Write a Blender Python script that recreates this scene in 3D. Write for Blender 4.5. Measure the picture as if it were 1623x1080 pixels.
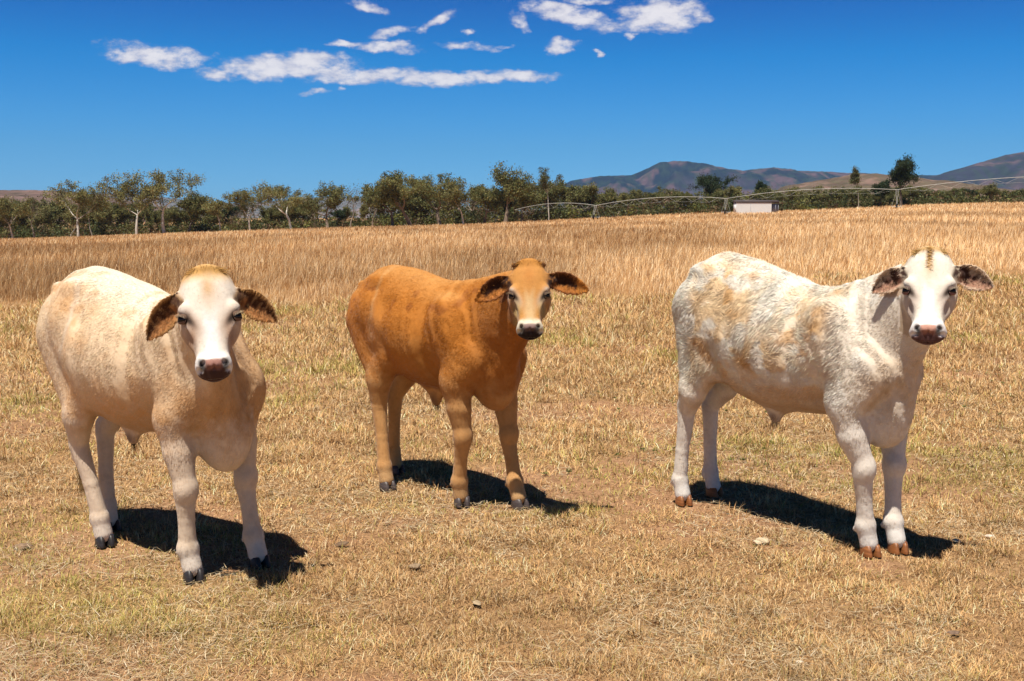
import bpy, math, time
import numpy as np
from mathutils import Vector, Matrix
T0 = time.time()
R = math.radians
for _o in list(bpy.data.objects):
    bpy.data.objects.remove(_o, do_unlink=True)
scene = bpy.context.scene
COL = scene.collection

# ------------------------------------------------------------------ camera
FPX, EYE, HZ = 1800.0, 1.55, 345.0          # focal length in photo pixels, eye height (m), horizon row
PITCH = math.atan2(540 - HZ, FPX)
cam_data = bpy.data.cameras.new('camera')
cam_data.sensor_width = 36.0
cam_data.lens = 36.0 * FPX / 1623.0
cam_data.clip_start = 0.05
cam_data.clip_end = 60000
cam = bpy.data.objects.new('camera', cam_data)
COL.objects.link(cam)
cam.location = (0, 0, EYE)
cam.rotation_euler = (math.pi / 2 - PITCH, 0, 0)
scene.camera = cam

# ------------------------------------------------------------------ light
SUN_DIR = Vector((-0.145, -0.31, 1.0)).normalized()      # towards the sun
sun_el = math.asin(SUN_DIR.z)
sun_az = math.atan2(SUN_DIR.x, SUN_DIR.y)
sd = bpy.data.lights.new('sun', 'SUN')
sd.energy = 4.7
sd.angle = R(0.5)
sd.color = (1.0, 0.95, 0.86)
sun = bpy.data.objects.new('sun', sd)
COL.objects.link(sun)
sun.rotation_euler = SUN_DIR.to_track_quat('Z', 'Y').to_euler()
scene.view_settings.view_transform = 'Standard'
scene.view_settings.look = 'None'
scene.view_settings.gamma = 1.0
scene.view_settings.exposure = 0.38
scene.view_settings.use_curve_mapping = False
scene.cycles.max_bounces = 6
scene.cycles.diffuse_bounces = 1
scene.cycles.transparent_max_bounces = 8
scene.cycles.volume_bounces = 0
scene.cycles.use_denoising = True
scene.cycles.denoiser = 'OPENIMAGEDENOISE'
scene.cycles.denoising_input_passes = 'RGB_ALBEDO_NORMAL'
scene.cycles.denoising_prefilter = 'ACCURATE'

world = bpy.data.worlds.new('World')
scene.world = world
world.use_nodes = True


class NT:
    """tiny node-graph writer"""
    def __init__(s, tree):
        s.t = tree; s.n = tree.nodes; s.l = tree.links
    def new(s, typ, **kw):
        n = s.n.new(typ)
        for k, v in kw.items():
            setattr(n, k, v)
        return n
    def put(s, sock, v):
        if hasattr(v, 'is_linked') or isinstance(v, bpy.types.NodeSocket):
            s.l.new(v, sock)
        elif v is not None:
            if isinstance(v, (tuple, list)) and len(v) == 3 and len(sock.default_value) == 4:
                v = (*v, 1)
            sock.default_value = v
    def math(s, op, a, b=None, c=None, clamp=False):
        n = s.new('ShaderNodeMath', operation=op, use_clamp=clamp)
        for i, v in enumerate((a, b, c)):
            if v is not None: s.put(n.inputs[i], v)
        return n.outputs[0]
    def mix(s, f, a, b, bt='MIX'):
        n = s.new('ShaderNodeMix', data_type='RGBA', blend_type=bt)
        s.put(n.inputs[0], f); s.put(n.inputs[6], a); s.put(n.inputs[7], b)
        return n.outputs[2]
    def noise(s, vec, scale, detail=4, rough=0.55, dist=0.0):
        n = s.new('ShaderNodeTexNoise')
        if vec is not None: s.l.new(vec, n.inputs['Vector'])
        n.inputs['Scale'].default_value = scale
        n.inputs['Detail'].default_value = detail
        n.inputs['Roughness'].default_value = rough
        n.inputs['Distortion'].default_value = dist
        return n.outputs[0]
    def mapping(s, vec, scale=(1, 1, 1), rot=(0, 0, 0)):
        n = s.new('ShaderNodeMapping')
        s.l.new(vec, n.inputs[0]); n.inputs['Scale'].default_value = scale; n.inputs['Rotation'].default_value = rot
        return n.outputs[0]
    def ramp(s, f, stops):
        n = s.new('ShaderNodeValToRGB')
        s.put(n.inputs[0], f)
        e = n.color_ramp.elements
        while len(e) < len(stops): e.new(0.5)
        for el, (p, c) in zip(e, stops):
            el.position = p
            el.color = (*c, 1) if len(c) == 3 else c
        return n.outputs[0]
    def smooth(s, v, a, b):
        n = s.new('ShaderNodeMapRange', interpolation_type='SMOOTHSTEP')
        s.put(n.inputs[0], v); n.inputs[1].default_value = a; n.inputs[2].default_value = b
        return n.outputs[0]


def px_dir(x, y):
    """direction of a photo pixel, for measuring where far things stand"""
    cp, sp = math.cos(PITCH), math.sin(PITCH)
    a, b = (x - 811.5) / FPX, (y - 540) / FPX
    return Vector((a, cp - b * sp, -sp - b * cp))


def build_sky():
    g = NT(world.node_tree)
    for n in list(g.n): g.n.remove(n)
    out = g.new('ShaderNodeOutputWorld')
    bg = g.new('ShaderNodeBackground')
    bg.inputs[1].default_value = 0.1
    g.l.new(bg.outputs[0], out.inputs[0])
    sky = g.new('ShaderNodeTexSky', sky_type='NISHITA', sun_disc=False)
    sky.sun_elevation = sun_el
    sky.sun_rotation = sun_az
    sky.altitude = 400
    sky.air_density = 1.0
    sky.dust_density = 0.3
    sky.ozone_density = 3.0
    tc = g.new('ShaderNodeTexCoord')
    sx = g.new('ShaderNodeSeparateXYZ'); g.l.new(tc.outputs['Generated'], sx.inputs[0])
    X, Y, Z = sx.outputs
    # polarised, strongly saturated sky: the physical sky times a tint deepening with elevation, darkened overhead to cut ambient fill
    tint = g.ramp(Z, SKY_TINT)
    base = g.mix(1.0, g.mix(1.0, sky.outputs[0], tint, 'MULTIPLY'), (1.6, 1.6, 1.6), 'MULTIPLY')
    # clouds in direction space (azimuth-like u, elevation-like v)
    ys = g.math('MAXIMUM', Y, 0.05)
    u = g.math('DIVIDE', X, ys); v = g.math('DIVIDE', Z, ys)
    cv = g.new('ShaderNodeCombineXYZ'); g.l.new(u, cv.inputs[0]); g.l.new(v, cv.inputs[1])
    wn = g.new('ShaderNodeTexNoise'); g.l.new(g.mapping(cv.outputs[0], (1, 1.6, 1)), wn.inputs['Vector'])
    wn.inputs['Scale'].default_value = 22; wn.inputs['Detail'].default_value = 5; wn.inputs['Roughness'].default_value = .6
    wsep = g.new('ShaderNodeSeparateColor'); g.l.new(wn.outputs['Color'], wsep.inputs[0])
    uw = g.math('ADD', u, g.math('MULTIPLY', g.math('SUBTRACT', wsep.outputs[0], .5), .045))
    vw = g.math('ADD', v, g.math('MULTIPLY', g.math('SUBTRACT', wsep.outputs[1], .5), .022))
    best = None
    for (cx, cy, a, b, tilt, amp) in CLOUDS:
        d = px_dir(cx, cy); u0, v0 = d.x / d.y, d.z / d.y
        a *= 1.04 / FPX; b *= 1.02 / FPX
        du = g.math('SUBTRACT', uw, u0); dv = g.math('SUBTRACT', vw, v0)
        dv = g.math('ADD', dv, g.math('MULTIPLY', du, tilt))
        q = g.math('ADD', g.math('POWER', g.math('ABSOLUTE', g.math('DIVIDE', du, a)), 2.0), g.math('POWER', g.math('ABSOLUTE', g.math('DIVIDE', dv, b)), 2.0))
        val = g.math('MULTIPLY', g.math('SUBTRACT', 1.0, q), amp)
        best = val if best is None else g.math('MAXIMUM', best, val)
    best = g.math('MAXIMUM', best, -1.5)
    fine = g.noise(g.mapping(cv.outputs[0], (1, 1.9, 1)), 60, 7, .62)
    dens = g.math('ADD', best, g.math('MULTIPLY', g.math('SUBTRACT', fine, .5), 2.8))
    alpha = g.smooth(dens, -0.15, 1.0)
    alpha = g.math('MULTIPLY', alpha, 0.90)
    big = g.noise(g.mapping(cv.outputs[0], (1, 2.2, 1)), 38, 5, .6)
    lit = g.smooth(g.math('ADD', dens, g.math('MULTIPLY', g.math('SUBTRACT', big, .5), 2.0)), -0.1, 1.5)
    ccol = g.mix(lit, (4.0, 4.0, 5.0), (7.6, 7.2, 7.2))
    col = g.mix(alpha, base, ccol)
    g.l.new(col, bg.inputs[0])


SKY_TINT = [(0.0, (.165, .38, .76)), (0.06, (.080, .32, .60)), (0.135, (.0, .255, .53)), (0.19, (.0, .150, .42)), (0.30, (.015, .05, .09))]
CLOUDS = [  # centre px, half sizes px, tilt, strength
    (245, 90, 92, 19, .10, 1.0), (185, 82, 34, 10, .05, .8),
    (450, 106, 116, 20, -.02, 1.1), (488, 95, 46, 12, .0, .95), (352, 116, 38, 12, 0, .8), (570, 120, 100, 13, .0, 1.0),
    (700, 122, 120, 13, .02, 1.0), (815, 123, 75, 12, -.03, 1.0),
    (612, 77, 52, 10, .0, 1.0), (548, 74, 28, 7, .05, .9), (622, 52, 42, 8, -.2, .7),
    (590, 15, 34, 11, .25, .9), (692, 36, 34, 9, -.35, .8), (740, 74, 50, 7, .15, .6), (797, 74, 16, 4, 0, .6),
    (890, 77, 26, 11, -.1, 1.0), (945, 84, 9, 6, 0, .8), (822, 38, 18, 15, .4, .8),
    (905, 27, 76, 18, .22, 1.0), (870, 16, 34, 13, 0, 1.0), (1048, 24, 74, 27, .02, 1.2), (1005, 52, 10, 7, 0, .8),
    (930, 2, 52, 6, 0, .8), (500, 143, 20, 5, 0, .7), (541, 140, 11, 5, 0, .7), (744, 50, 8, 6, 0, .7)]
build_sky()


# ------------------------------------------------------------------ helpers
def tag(o, label=None, cat=None, group=None, kind=None):
    if label: o['label'] = label
    if cat: o['category'] = cat
    if group: o['group'] = group
    if kind: o['kind'] = kind
    return o


def link(name, data, parent=None, mat=None):
    o = bpy.data.objects.new(name, data)
    COL.objects.link(o)
    if parent is not None: o.parent = parent
    if mat is not None and data is not None:
        data.materials.append(mat)
    return o


def empty(name, loc=(0, 0, 0), rz=0.0):
    o = bpy.data.objects.new(name, None)
    COL.objects.link(o)
    o.location = loc; o.rotation_euler = (0, 0, rz); o.empty_display_size = .2
    return o


def np_mesh(name, V, F, smooth=False, color=None, normals=None, colname='Col'):
    """V (n,3); F: list of int arrays (m,k) of triangles and/or quads"""
    V = np.ascontiguousarray(V, dtype=np.float32)
    if isinstance(F, np.ndarray): F = [F]
    F = [np.asarray(f, dtype=np.int32) for f in F if len(f)]
    me = bpy.data.meshes.new(name)
    me.vertices.add(len(V)); me.vertices.foreach_set('co', V.ravel())
    nl = sum(f.size for f in F); npoly = sum(len(f) for f in F)
    me.loops.add(nl); me.polygons.add(npoly)
    me.loops.foreach_set('vertex_index', np.concatenate([f.ravel() for f in F]))
    starts = []; s = 0
    for f in F:
        starts.append(s + np.arange(len(f)) * f.shape[1]); s += f.size
    me.polygons.foreach_set('loop_start', np.concatenate(starts).astype(np.int32))
    if smooth: me.polygons.foreach_set('use_smooth', np.ones(npoly, dtype=bool))
    me.update(calc_edges=True)
    if color is not None:
        a = me.color_attributes.new(colname, 'FLOAT_COLOR', 'POINT')
        c = np.ones((len(V), 4), dtype=np.float32); c[:, :3] = color
        a.data.foreach_set('color', c.ravel())
    if normals is not None:
        me.normals_split_custom_set_from_vertices(normals.astype(np.float32))
    return me


def hash3(ix, iy, iz, seed):
    h = (ix.astype(np.int64) * 374761393 + iy.astype(np.int64) * 668265263 + iz.astype(np.int64) * 2147483647 + seed * 1274126177) & 0xffffffff
    h = ((h ^ (h >> 13)) * 1274126177) & 0xffffffff
    h = (h ^ (h >> 16)) & 0xffffffff
    return h.astype(np.float32) / np.float32(4294967295.0)


def vnoise(P, scale, seed=0):
    P = np.asarray(P, dtype=np.float32)
    if P.shape[1] == 2: P = np.concatenate([P, np.zeros((len(P), 1), np.float32)], 1)
    Q = P * scale + 1000.0
    I = np.floor(Q).astype(np.int64); f = (Q - I).astype(np.float32); f = f * f * (3 - 2 * f)
    r = 0
    for dx in (0, 1):
        wx = f[:, 0] if dx else 1 - f[:, 0]
        for dy in (0, 1):
            wy = f[:, 1] if dy else 1 - f[:, 1]
            for dz in (0, 1):
                wz = f[:, 2] if dz else 1 - f[:, 2]
                r = r + wx * wy * wz * hash3(I[:, 0] + dx, I[:, 1] + dy, I[:, 2] + dz, seed)
    return r


def fbm(P, scale, octaves=4, seed=0, gain=.5):
    r = 0; a = 1; n = 0
    for i in range(octaves):
        r = r + a * vnoise(P, scale * 2 ** i, seed + i * 17); n += a; a *= gain
    return r / n


def sstep(v, a, b):
    t = np.clip((v - a) / (b - a), 0, 1)
    return t * t * (3 - 2 * t)


def principled(name, rough=.8, spec=.2):
    m = bpy.data.materials.new(name); m.use_nodes = True
    g = NT(m.node_tree)
    p = g.n['Principled BSDF']
    p.inputs['Roughness'].default_value = rough
    p.inputs['Specular IOR Level'].default_value = spec
    return m, g, p


def flat_mat(name, c, rough=.8, spec=.2, var=.25, scale=8.0, metallic=0.0):
    m, g, p = principled(name, rough, spec)
    tc = g.new('ShaderNodeTexCoord')
    n = g.noise(tc.outputs['Object'], scale, 5, .6)
    lo = tuple(v * (1 - var) for v in c); hi = tuple(min(1, v * (1 + var)) for v in c)
    g.l.new(g.ramp(n, [(.3, lo), (.7, hi)]), p.inputs['Base Color'])
    p.inputs['Metallic'].default_value = metallic
    return m


def vcol_mat(name, rough=.8, spec=.15, translucent=0.0, noise_scale=None, noise_amt=0.0, bump=None, sheen=0.0):
    m, g, p = principled(name, rough, spec)
    a = g.new('ShaderNodeAttribute', attribute_name='Col')
    c = a.outputs['Color']
    tc = g.new('ShaderNodeTexCoord')
    if noise_scale:
        n = g.noise(tc.outputs['Object'], noise_scale, 5, .65)
        c = g.mix(1.0, c, g.ramp(n, [(.25, (1 - noise_amt,) * 3), (.75, (1 + noise_amt,) * 3)]), 'MULTIPLY')
    g.put(p.inputs['Base Color'], c)
    if sheen:
        p.inputs['Sheen Weight'].default_value = sheen
        p.inputs['Sheen Roughness'].default_value = .5
    if bump:
        b = g.new('ShaderNodeBump'); b.inputs['Strength'].default_value = bump[1]; b.inputs['Distance'].default_value = bump[2]
        g.l.new(g.noise(tc.outputs['Object'], bump[0], 4, .6), b.inputs['Height'])
        g.l.new(b.outputs[0], p.inputs['Normal'])
    if translucent:
        t = g.new('ShaderNodeBsdfTranslucent'); g.put(t.inputs[0], c)
        mx = g.new('ShaderNodeMixShader'); mx.inputs[0].default_value = translucent
        g.l.new(p.outputs[0], mx.inputs[1]); g.l.new(t.outputs[0], mx.inputs[2])
        g.l.new(mx.outputs[0], g.n['Material Output'].inputs[0])
    return m


# ------------------------------------------------------------------ signed-distance modelling of the cattle
class Vol:
    def __init__(s, lo, hi, h):
        s.lo = np.array(lo, np.float32); s.h = h
        s.n = np.ceil((np.array(hi) - s.lo) / h).astype(int) + 1
        s.v = np.full(s.n, 1.0, np.float32)

    def region(s, lo, hi, pad):
        a = np.maximum(0, np.floor((np.array(lo) - pad - s.lo) / s.h).astype(int))
        b = np.minimum(s.n, np.ceil((np.array(hi) + pad - s.lo) / s.h).astype(int) + 1)
        sl = tuple(slice(i, j) for i, j in zip(a, b))
        ax = [s.lo[i] + s.h * np.arange(a[i], b[i], dtype=np.float32) for i in range(3)]
        return sl, ax[0][:, None, None], ax[1][None, :, None], ax[2][None, None, :]

    def add(s, lo, hi, fn, k=.03):
        sl, X, Y, Z = s.region(lo, hi, k + .02)
        if min(i.stop - i.start for i in sl) < 1: return
        d = fn(X, Y, Z).astype(np.float32)
        o = s.v[sl]
        hh = np.maximum(k - np.abs(o - d), 0) / k
        s.v[sl] = np.minimum(o, d) - hh * hh * k * .25

    def sub(s, lo, hi, fn, k=.01):
        sl, X, Y, Z = s.region(lo, hi, k + .02)
        if min(i.stop - i.start for i in sl) < 1: return
        d = -fn(X, Y, Z).astype(np.float32)
        o = s.v[sl]
        hh = np.maximum(k - np.abs(o - d), 0) / k
        s.v[sl] = np.maximum(o, d) + hh * hh * k * .25

    def cone(s, a, b, ra, rb, k=.04, sy=1.0, sx=1.0):
        """round cone a->b; sy / sx squeeze the section across / along the body"""
        a = np.array(a, float); b = np.array(b, float); m = max(ra, rb)
        S = np.array([sx, sy, 1.0])
        A, B = a / S, b / S
        ba = B - A; l2 = float(ba @ ba) + 1e-9; rr = ra - rb; a2 = max(l2 - rr * rr, 1e-9); il2 = 1 / l2
        def fn(X, Y, Z):
            px, py, pz = X / S[0] - A[0], Y / S[1] - A[1], Z - A[2]
            y = px * ba[0] + py * ba[1] + pz * ba[2]
            z = y - l2
            x2 = (px * l2 - ba[0] * y) ** 2 + (py * l2 - ba[1] * y) ** 2 + (pz * l2 - ba[2] * y) ** 2
            y2 = y * y * l2; z2 = z * z * l2
            kk = np.sign(rr) * rr * rr * x2
            c1 = np.sign(z) * a2 * z2 > kk
            c2 = np.sign(y) * a2 * y2 < kk
            d = np.where(c1, np.sqrt(x2 + z2) * il2 - rb, np.where(c2, np.sqrt(x2 + y2) * il2 - ra, (np.sqrt(x2 * a2 * il2) + y * rr) * il2 - ra))
            return d * min(1, sx, sy)
        e = m * np.maximum(S, 1)
        s.add(np.minimum(a, b) - e, np.maximum(a, b) + e, fn, k)

    def ell_fn(s, c, ax, r):
        c = np.array(c, float); M = np.array(ax, float); r = np.array(r, float)
        def fn(X, Y, Z):
            px, py, pz = X - c[0], Y - c[1], Z - c[2]
            q = [(px * M[i, 0] + py * M[i, 1] + pz * M[i, 2]) for i in range(3)]
            k0 = np.sqrt(sum((q[i] / r[i]) ** 2 for i in range(3))) + 1e-6
            k1 = np.sqrt(sum((q[i] / r[i] ** 2) ** 2 for i in range(3))) + 1e-6
            return k0 * (k0 - 1) / k1
        e = np.abs(M).T @ r
        return c - e, c + e, fn

    def ell(s, c, r, ax=((1, 0, 0), (0, 1, 0), (0, 0, 1)), k=.04):
        lo, hi, fn = s.ell_fn(c, ax, r); s.add(lo, hi, fn, k)

    def dig(s, c, r, ax=((1, 0, 0), (0, 1, 0), (0, 0, 1)), k=.01):
        lo, hi, fn = s.ell_fn(c, ax, r); s.sub(lo, hi, fn, k)

    def mesh(s):
        v = s.v; ins = v < 0
        cells = np.zeros(tuple(s.n - 1), np.uint8)
        for dx in (0, 1):
            for dy in (0, 1):
                for dz in (0, 1):
                    cells += ins[dx:s.n[0] - 1 + dx, dy:s.n[1] - 1 + dy, dz:s.n[2] - 1 + dz]
        I = np.stack(np.nonzero((cells > 0) & (cells < 8)), 1)
        idx = np.full(cells.shape, -1, np.int32); idx[tuple(I.T)] = np.arange(len(I))
        acc = np.zeros((len(I), 3), np.float32); cnt = np.zeros(len(I), np.float32)
        C8 = {}
        for c in [(a, b, d) for a in (0, 1) for b in (0, 1) for d in (0, 1)]:
            C8[c] = v[I[:, 0] + c[0], I[:, 1] + c[1], I[:, 2] + c[2]]
        for c in C8:
            for ax in range(3):
                if c[ax]: continue
                e = list(c); e[ax] = 1; a, b = C8[c], C8[tuple(e)]
                m = (a < 0) != (b < 0)
                t = np.where(m, a / np.where(m, a - b, 1), 0)
                p = np.tile(np.array(c, np.float32), (len(I), 1)); p[:, ax] += t
                acc += p * m[:, None]; cnt += m
        V = s.lo + s.h * (I + acc / cnt[:, None])
        quads = []
        for ax in range(3):
            sl0 = [slice(None)] * 3; sl1 = [slice(None)] * 3
            sl0[ax] = slice(0, -1); sl1[ax] = slice(1, None)
            a = ins[tuple(sl0)]; b = ins[tuple(sl1)]
            o1, o2 = [(1, 2), (2, 0), (0, 1)][ax]
            E = np.stack(np.nonzero(a != b), 1)
            ok = (E[:, o1] > 0) & (E[:, o2] > 0) & (E[:, o1] < s.n[o1] - 1) & (E[:, o2] < s.n[o2] - 1)
            E = E[ok]; fl = a[tuple(E.T)]
            def at(d1, d2):
                q = E.copy(); q[:, o1] -= d1; q[:, o2] -= d2
                return idx[tuple(q.T)]
            q = np.stack([at(1, 1), at(0, 1), at(0, 0), at(1, 0)], 1)
            q[~fl] = q[~fl][:, ::-1]
            quads.append(q)
        Q = np.concatenate(quads)
        return V, Q

    def grad(s, P):
        """outward normals of the field at points P"""
        f = (P - s.lo) / s.h
        f = np.clip(f, 1.01, s.n - 2.01)
        def samp(q):
            i = np.floor(q).astype(int); t = q - i
            r = 0
            for dx in (0, 1):
                for dy in (0, 1):
                    for dz in (0, 1):
                        w = (t[:, 0] if dx else 1 - t[:, 0]) * (t[:, 1] if dy else 1 - t[:, 1]) * (t[:, 2] if dz else 1 - t[:, 2])
                        r = r + w * s.v[i[:, 0] + dx, i[:, 1] + dy, i[:, 2] + dz]
            return r
        G = np.stack([samp(f + e) - samp(f - e) for e in np.eye(3) * .9], 1)
        return G / (np.linalg.norm(G, axis=1, keepdims=True) + 1e-9)


def unit(v):
    v = np.array(v, float); return v / np.linalg.norm(v)


def lerp_tab(tab, x):
    t = np.array(tab, float); return np.interp(x, t[:, 0], t[:, 1])


HEAD_W = [(-.02, .035), (.0, .066), (.02, .086), (.05, .099), (.10, .106), (.17, .113), (.23, .117), (.28, .104), (.33, .087), (.38, .074), (.41, .071), (.45, .074), (.48, .068), (.50, .050), (.51, .030)]
HEAD_F = [(-.02, -.07), (.0, -.040), (.03, -.014), (.08, .002), (.14, .004), (.20, .0), (.28, -.006), (.36, -.010), (.42, -.008), (.46, -.012), (.49, -.028), (.51, -.05)]
HEAD_B = [(-.02, -.10), (.0, -.12), (.06, -.17), (.14, -.21), (.20, -.215), (.26, -.195), (.32, -.155), (.38, -.125), (.44, -.105), (.48, -.092), (.51, -.07)]


def build_cow(P):
    """P: measurements of one animal in its own frame (x forward, y to its left, z up, metres)"""
    O, hx, hy = np.array(P['O']), P['h'][0], P['h'][1]
    yaw = math.atan2(hy, hx)
    def loc(w):        # world -> cow frame
        q = np.array(w, float) - np.array([O[0], O[1], 0])
        return np.array([q[0] * hx + q[1] * hy, -q[0] * hy + q[1] * hx, q[2]])
    def locv(w):
        return np.array([w[0] * hx + w[1] * hy, -w[0] * hy + w[1] * hx, w[2]])
    poll, nose = loc(P['poll']), loc(P['nose'])
    L = float(np.linalg.norm(nose - poll)); hs = L / .49
    t = unit(nose - poll)
    view = locv(unit(np.array([-P['poll'][0], -P['poll'][1], 0]) ))            # towards the camera, level
    side0 = unit(np.cross(np.array([0, 0, 1.0]), view))                        # the viewer's right as seen in the picture
    s_ = unit(side0 - t * (side0 @ t)); n = unit(np.cross(t, s_))
    if n @ view < 0: n = -n
    Hm = np.stack([t, s_, n])
    hp = lambda a, b, c: poll + hs * (a * t + b * s_ + c * n)
    ymax = .48
    lo = [P['prof'][0][0] - .06, min(-ymax, poll[1] - .32), -.01]
    hi = [max(P['prof'][-1][0], poll[0] + .12, nose[0] + .1) + .12, max(ymax, poll[1] + .32), 1.55]
    V = Vol(lo, hi, CELL)
    # --- trunk: swept superellipse through measured stations
    T = np.array(P['prof'], float)      # x, top, bottom, half width
    rear = 1 - sstep(T[:, 0], P['hook'][0] - .08, P['hook'][0] + .12)
    T[:, 0] += P['tuck'] * rear; T[:, 3] *= 1 - .14 * rear
    xs = np.linspace(T[0, 0], T[-1, 0], 240)
    def sm(col):
        y = np.interp(xs, T[:, 0], T[:, col]); ker = np.hanning(17); ker /= ker.sum()
        yp = np.pad(y, 8, mode='edge'); return np.convolve(yp, ker, 'valid')
    top_, bot_, wid_ = sm(1), sm(2), sm(3)
    def trunk(X, Y, Z):
        top = np.interp(X, xs, top_); bot = np.interp(X, xs, bot_); w = np.interp(X, xs, wid_)
        zc = bot + (top - bot) * .47; b = np.maximum((top - bot) * .5, .02)
        zz = Z - zc
        bb = np.where(zz > 0, top - zc, zc - bot)
        # barrel wider below the middle, spine narrower
        fr = np.clip((X - T[-1, 0] + .52) / .22, 0, 1)
        ww = w * .94 * (1 - .22 * np.clip(zz / b, 0, 1) ** 2 - .08 * np.clip(-zz / b, 0, 1) ** 2) * (1 - .38 * fr * np.clip(-zz / b, 0, 1))
        p = 2.0
        q = ((np.abs(Y) / ww) ** p + (np.abs(zz) / bb) ** p) ** (1 / p)
        d = (q - 1) * np.minimum(ww, bb) * .92
        ex = np.maximum(np.maximum(T[0, 0] - X, X - T[-1, 0]), 0)
        return np.where(ex > 0, np.sqrt(np.maximum(d, 0) ** 2 + ex ** 2), d)
    V.add([T[0, 0], -.34, .3], [T[-1, 0], .34, 1.45], trunk, .05)
    # --- hindquarters
    pinx = P['pin'][0] + P['tuck']
    for sgn, key in ((-1, 'hind_near'), (1, 'hind_far')):
        hip, stifle, gask, hock, mid, fet, foot = [np.array(q, float) for q in P[key]]
        hip = hip * [1, .88, 1] + [.02, 0, 0]
        V.cone(hip * [1, .95, 1], stifle * [1, .86, 1], .150, .090, .045, sy=.70)
        V.cone((pinx, sgn * .088, P['pin'][1]), gask * [1, .95, 1], .118, .070, .05, sy=.76)
        V.cone(stifle * [1, .86, 1], gask, .086, .074, .03, sy=.78)
        V.cone(gask, hock + [0, 0, .02], .079, .050, .015, sy=.84)
        # hock: point behind, tendon above it
        V.cone(hock + [-.036, 0, .050], hock + [-.010, 0, -.05], .026, .034, .02, sy=.85)
        V.cone(gask + [-.045, 0, .03], hock + [-.034, 0, .05], .030, .017, .025)
        V.cone(hock, mid, .048, .037, .010, sy=.88)
        V.cone(mid, fet, .0365, .040, .008, sy=.95)
        V.ell(fet + [-.006, 0, 0], (.046, .044, .048), k=.012)
        V.cone(fet, foot + [-.004, 0, .02], .039, .041, .012, sy=1.05)
        V.ell(fet + [-.042, 0, -.022], (.016, .028, .018), k=.012)
        P[key + '_foot'] = foot
    # hook and pin bones
    for sgn in (-1, 1):
        V.ell((P['hook'][0], sgn * (P['hook'][1] - .055), P['hook'][2] - .012), (.070, .034, .032), k=.07)
        V.ell((pinx - .03, sgn * .075, P['pin'][1] + .11), (.055, .035, .045), k=.06)
    # --- forequarters
    for sgn, key in ((-1, 'fore_near'), (1, 'fore_far')):
        sh, pt, elb, arm, knee, fet, foot = [np.array(q, float) for q in P[key]]
        V.cone(sh, pt, .120, .100, .05, sy=.60)                       # shoulder blade
        V.cone(sh + [.0, sgn * .025, -.03], elb + [.02, sgn * .01, .05], .085, .085, .06, sy=.55)
        V.cone(pt, elb, .100, .094, .04, sy=.76)                       # upper arm
        V.ell(elb + [-.05, 0, .01], (.04, .032, .05), k=.04)
        V.cone(elb, arm, .092, .070, .02, sy=.82)
        V.cone(arm, knee + [0, 0, .03], .070, .049, .010, sy=.90)
        V.ell(knee + [.008, 0, .004], (.051, .054, .064), k=.018)      # knee
        V.ell(knee + [-.030, 0, -.005], (.026, .030, .038), k=.02)
        V.cone(knee + [0, 0, -.03], (knee + fet) / 2, .045, .0345, .012, sy=1.0)
        V.cone((knee + fet) / 2, fet, .0340, .040, .008, sy=1.0)
        V.cone(knee + [-.022, 0, -.05], fet + [-.020, 0, .03], .020, .022, .012)
        V.ell(fet, (.046, .049, .049), k=.012)
        V.ell(fet + [-.044, 0, -.022], (.015, .030, .017), k=.012)
        V.cone(fet, foot + [-.004, 0, .02], .040, .041, .012, sy=1.06)
        P[key + '_foot'] = foot
    # --- brisket, chest and neck
    bx, bz, bw = P['brisket']
    V.ell((bx, 0, bz + .19), (.15, bw, .17), k=.06)
    V.ell((bx + .02, 0, bz + .085), (.095, bw * .55, .085), k=.05)
    A = hp(.17, 0, -.135); Bk = hp(.085, 0, -.115); J = hp(.24, 0, -.140)
    for (a, ra, b, rb, k, sy) in P['neck']:
        a = np.array(a, float)
        bb = {'A': A, 'B': Bk, 'J': J}[b] if isinstance(b, str) else np.array(b, float)
        V.cone(a, bb, ra, rb, k, sy=sy)
    # dewlap: thin fold from the throat to the brisket
    V.cone(J + np.array([0, 0, -.03]), (bx + .03, 0, bz + .16), .045, .07, .07, sy=.8)
    # sheath
    sxp, szp, sl = P['sheath']
    V.cone((sxp - .05, 0, szp + .10), (sxp + .0, 0, szp), .050, .017, .04, sy=.7)
    V.cone((sxp + .10, 0, szp + .12), (sxp, 0, szp + .01), .045, .016, .04, sy=.65)
    # udder-side skin fold of the flank
    for sgn in (-1, 1):
        f = P['flank']
        V.ell((f[0], sgn * (f[1] - .035), f[2] + .02), (.08, .022, .09), k=.04)
    # tail
    tl = [(q[0] + P['tuck'] * (1 if q[2] > .8 else .3),) + tuple(q[1:]) for q in P['tail']]
    for a, b in zip(tl[:-1], tl[1:]):
        V.cone(a[:3], b[:3], a[3], b[3], .025)
    # --- head
    tt = np.array([r[0] for r in HEAD_W])
    ffine = np.linspace(-.02, .51, 160)
    def hsm(tab):
        y = lerp_tab(tab, ffine); ker = np.hanning(13); ker /= ker.sum()
        return np.convolve(np.pad(y, 6, mode='edge'), ker, 'valid')
    hw, hf, hb = hsm(HEAD_W) * P.get('head_w', 1.0), hsm(HEAD_F), hsm(HEAD_B)
    hw *= 1 + (P['muz'] - 1) * sstep(ffine, .28, .40)
    mz = P['muz'] * P.get('head_w', 1.0); ew = P.get('head_w', 1.0)
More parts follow.
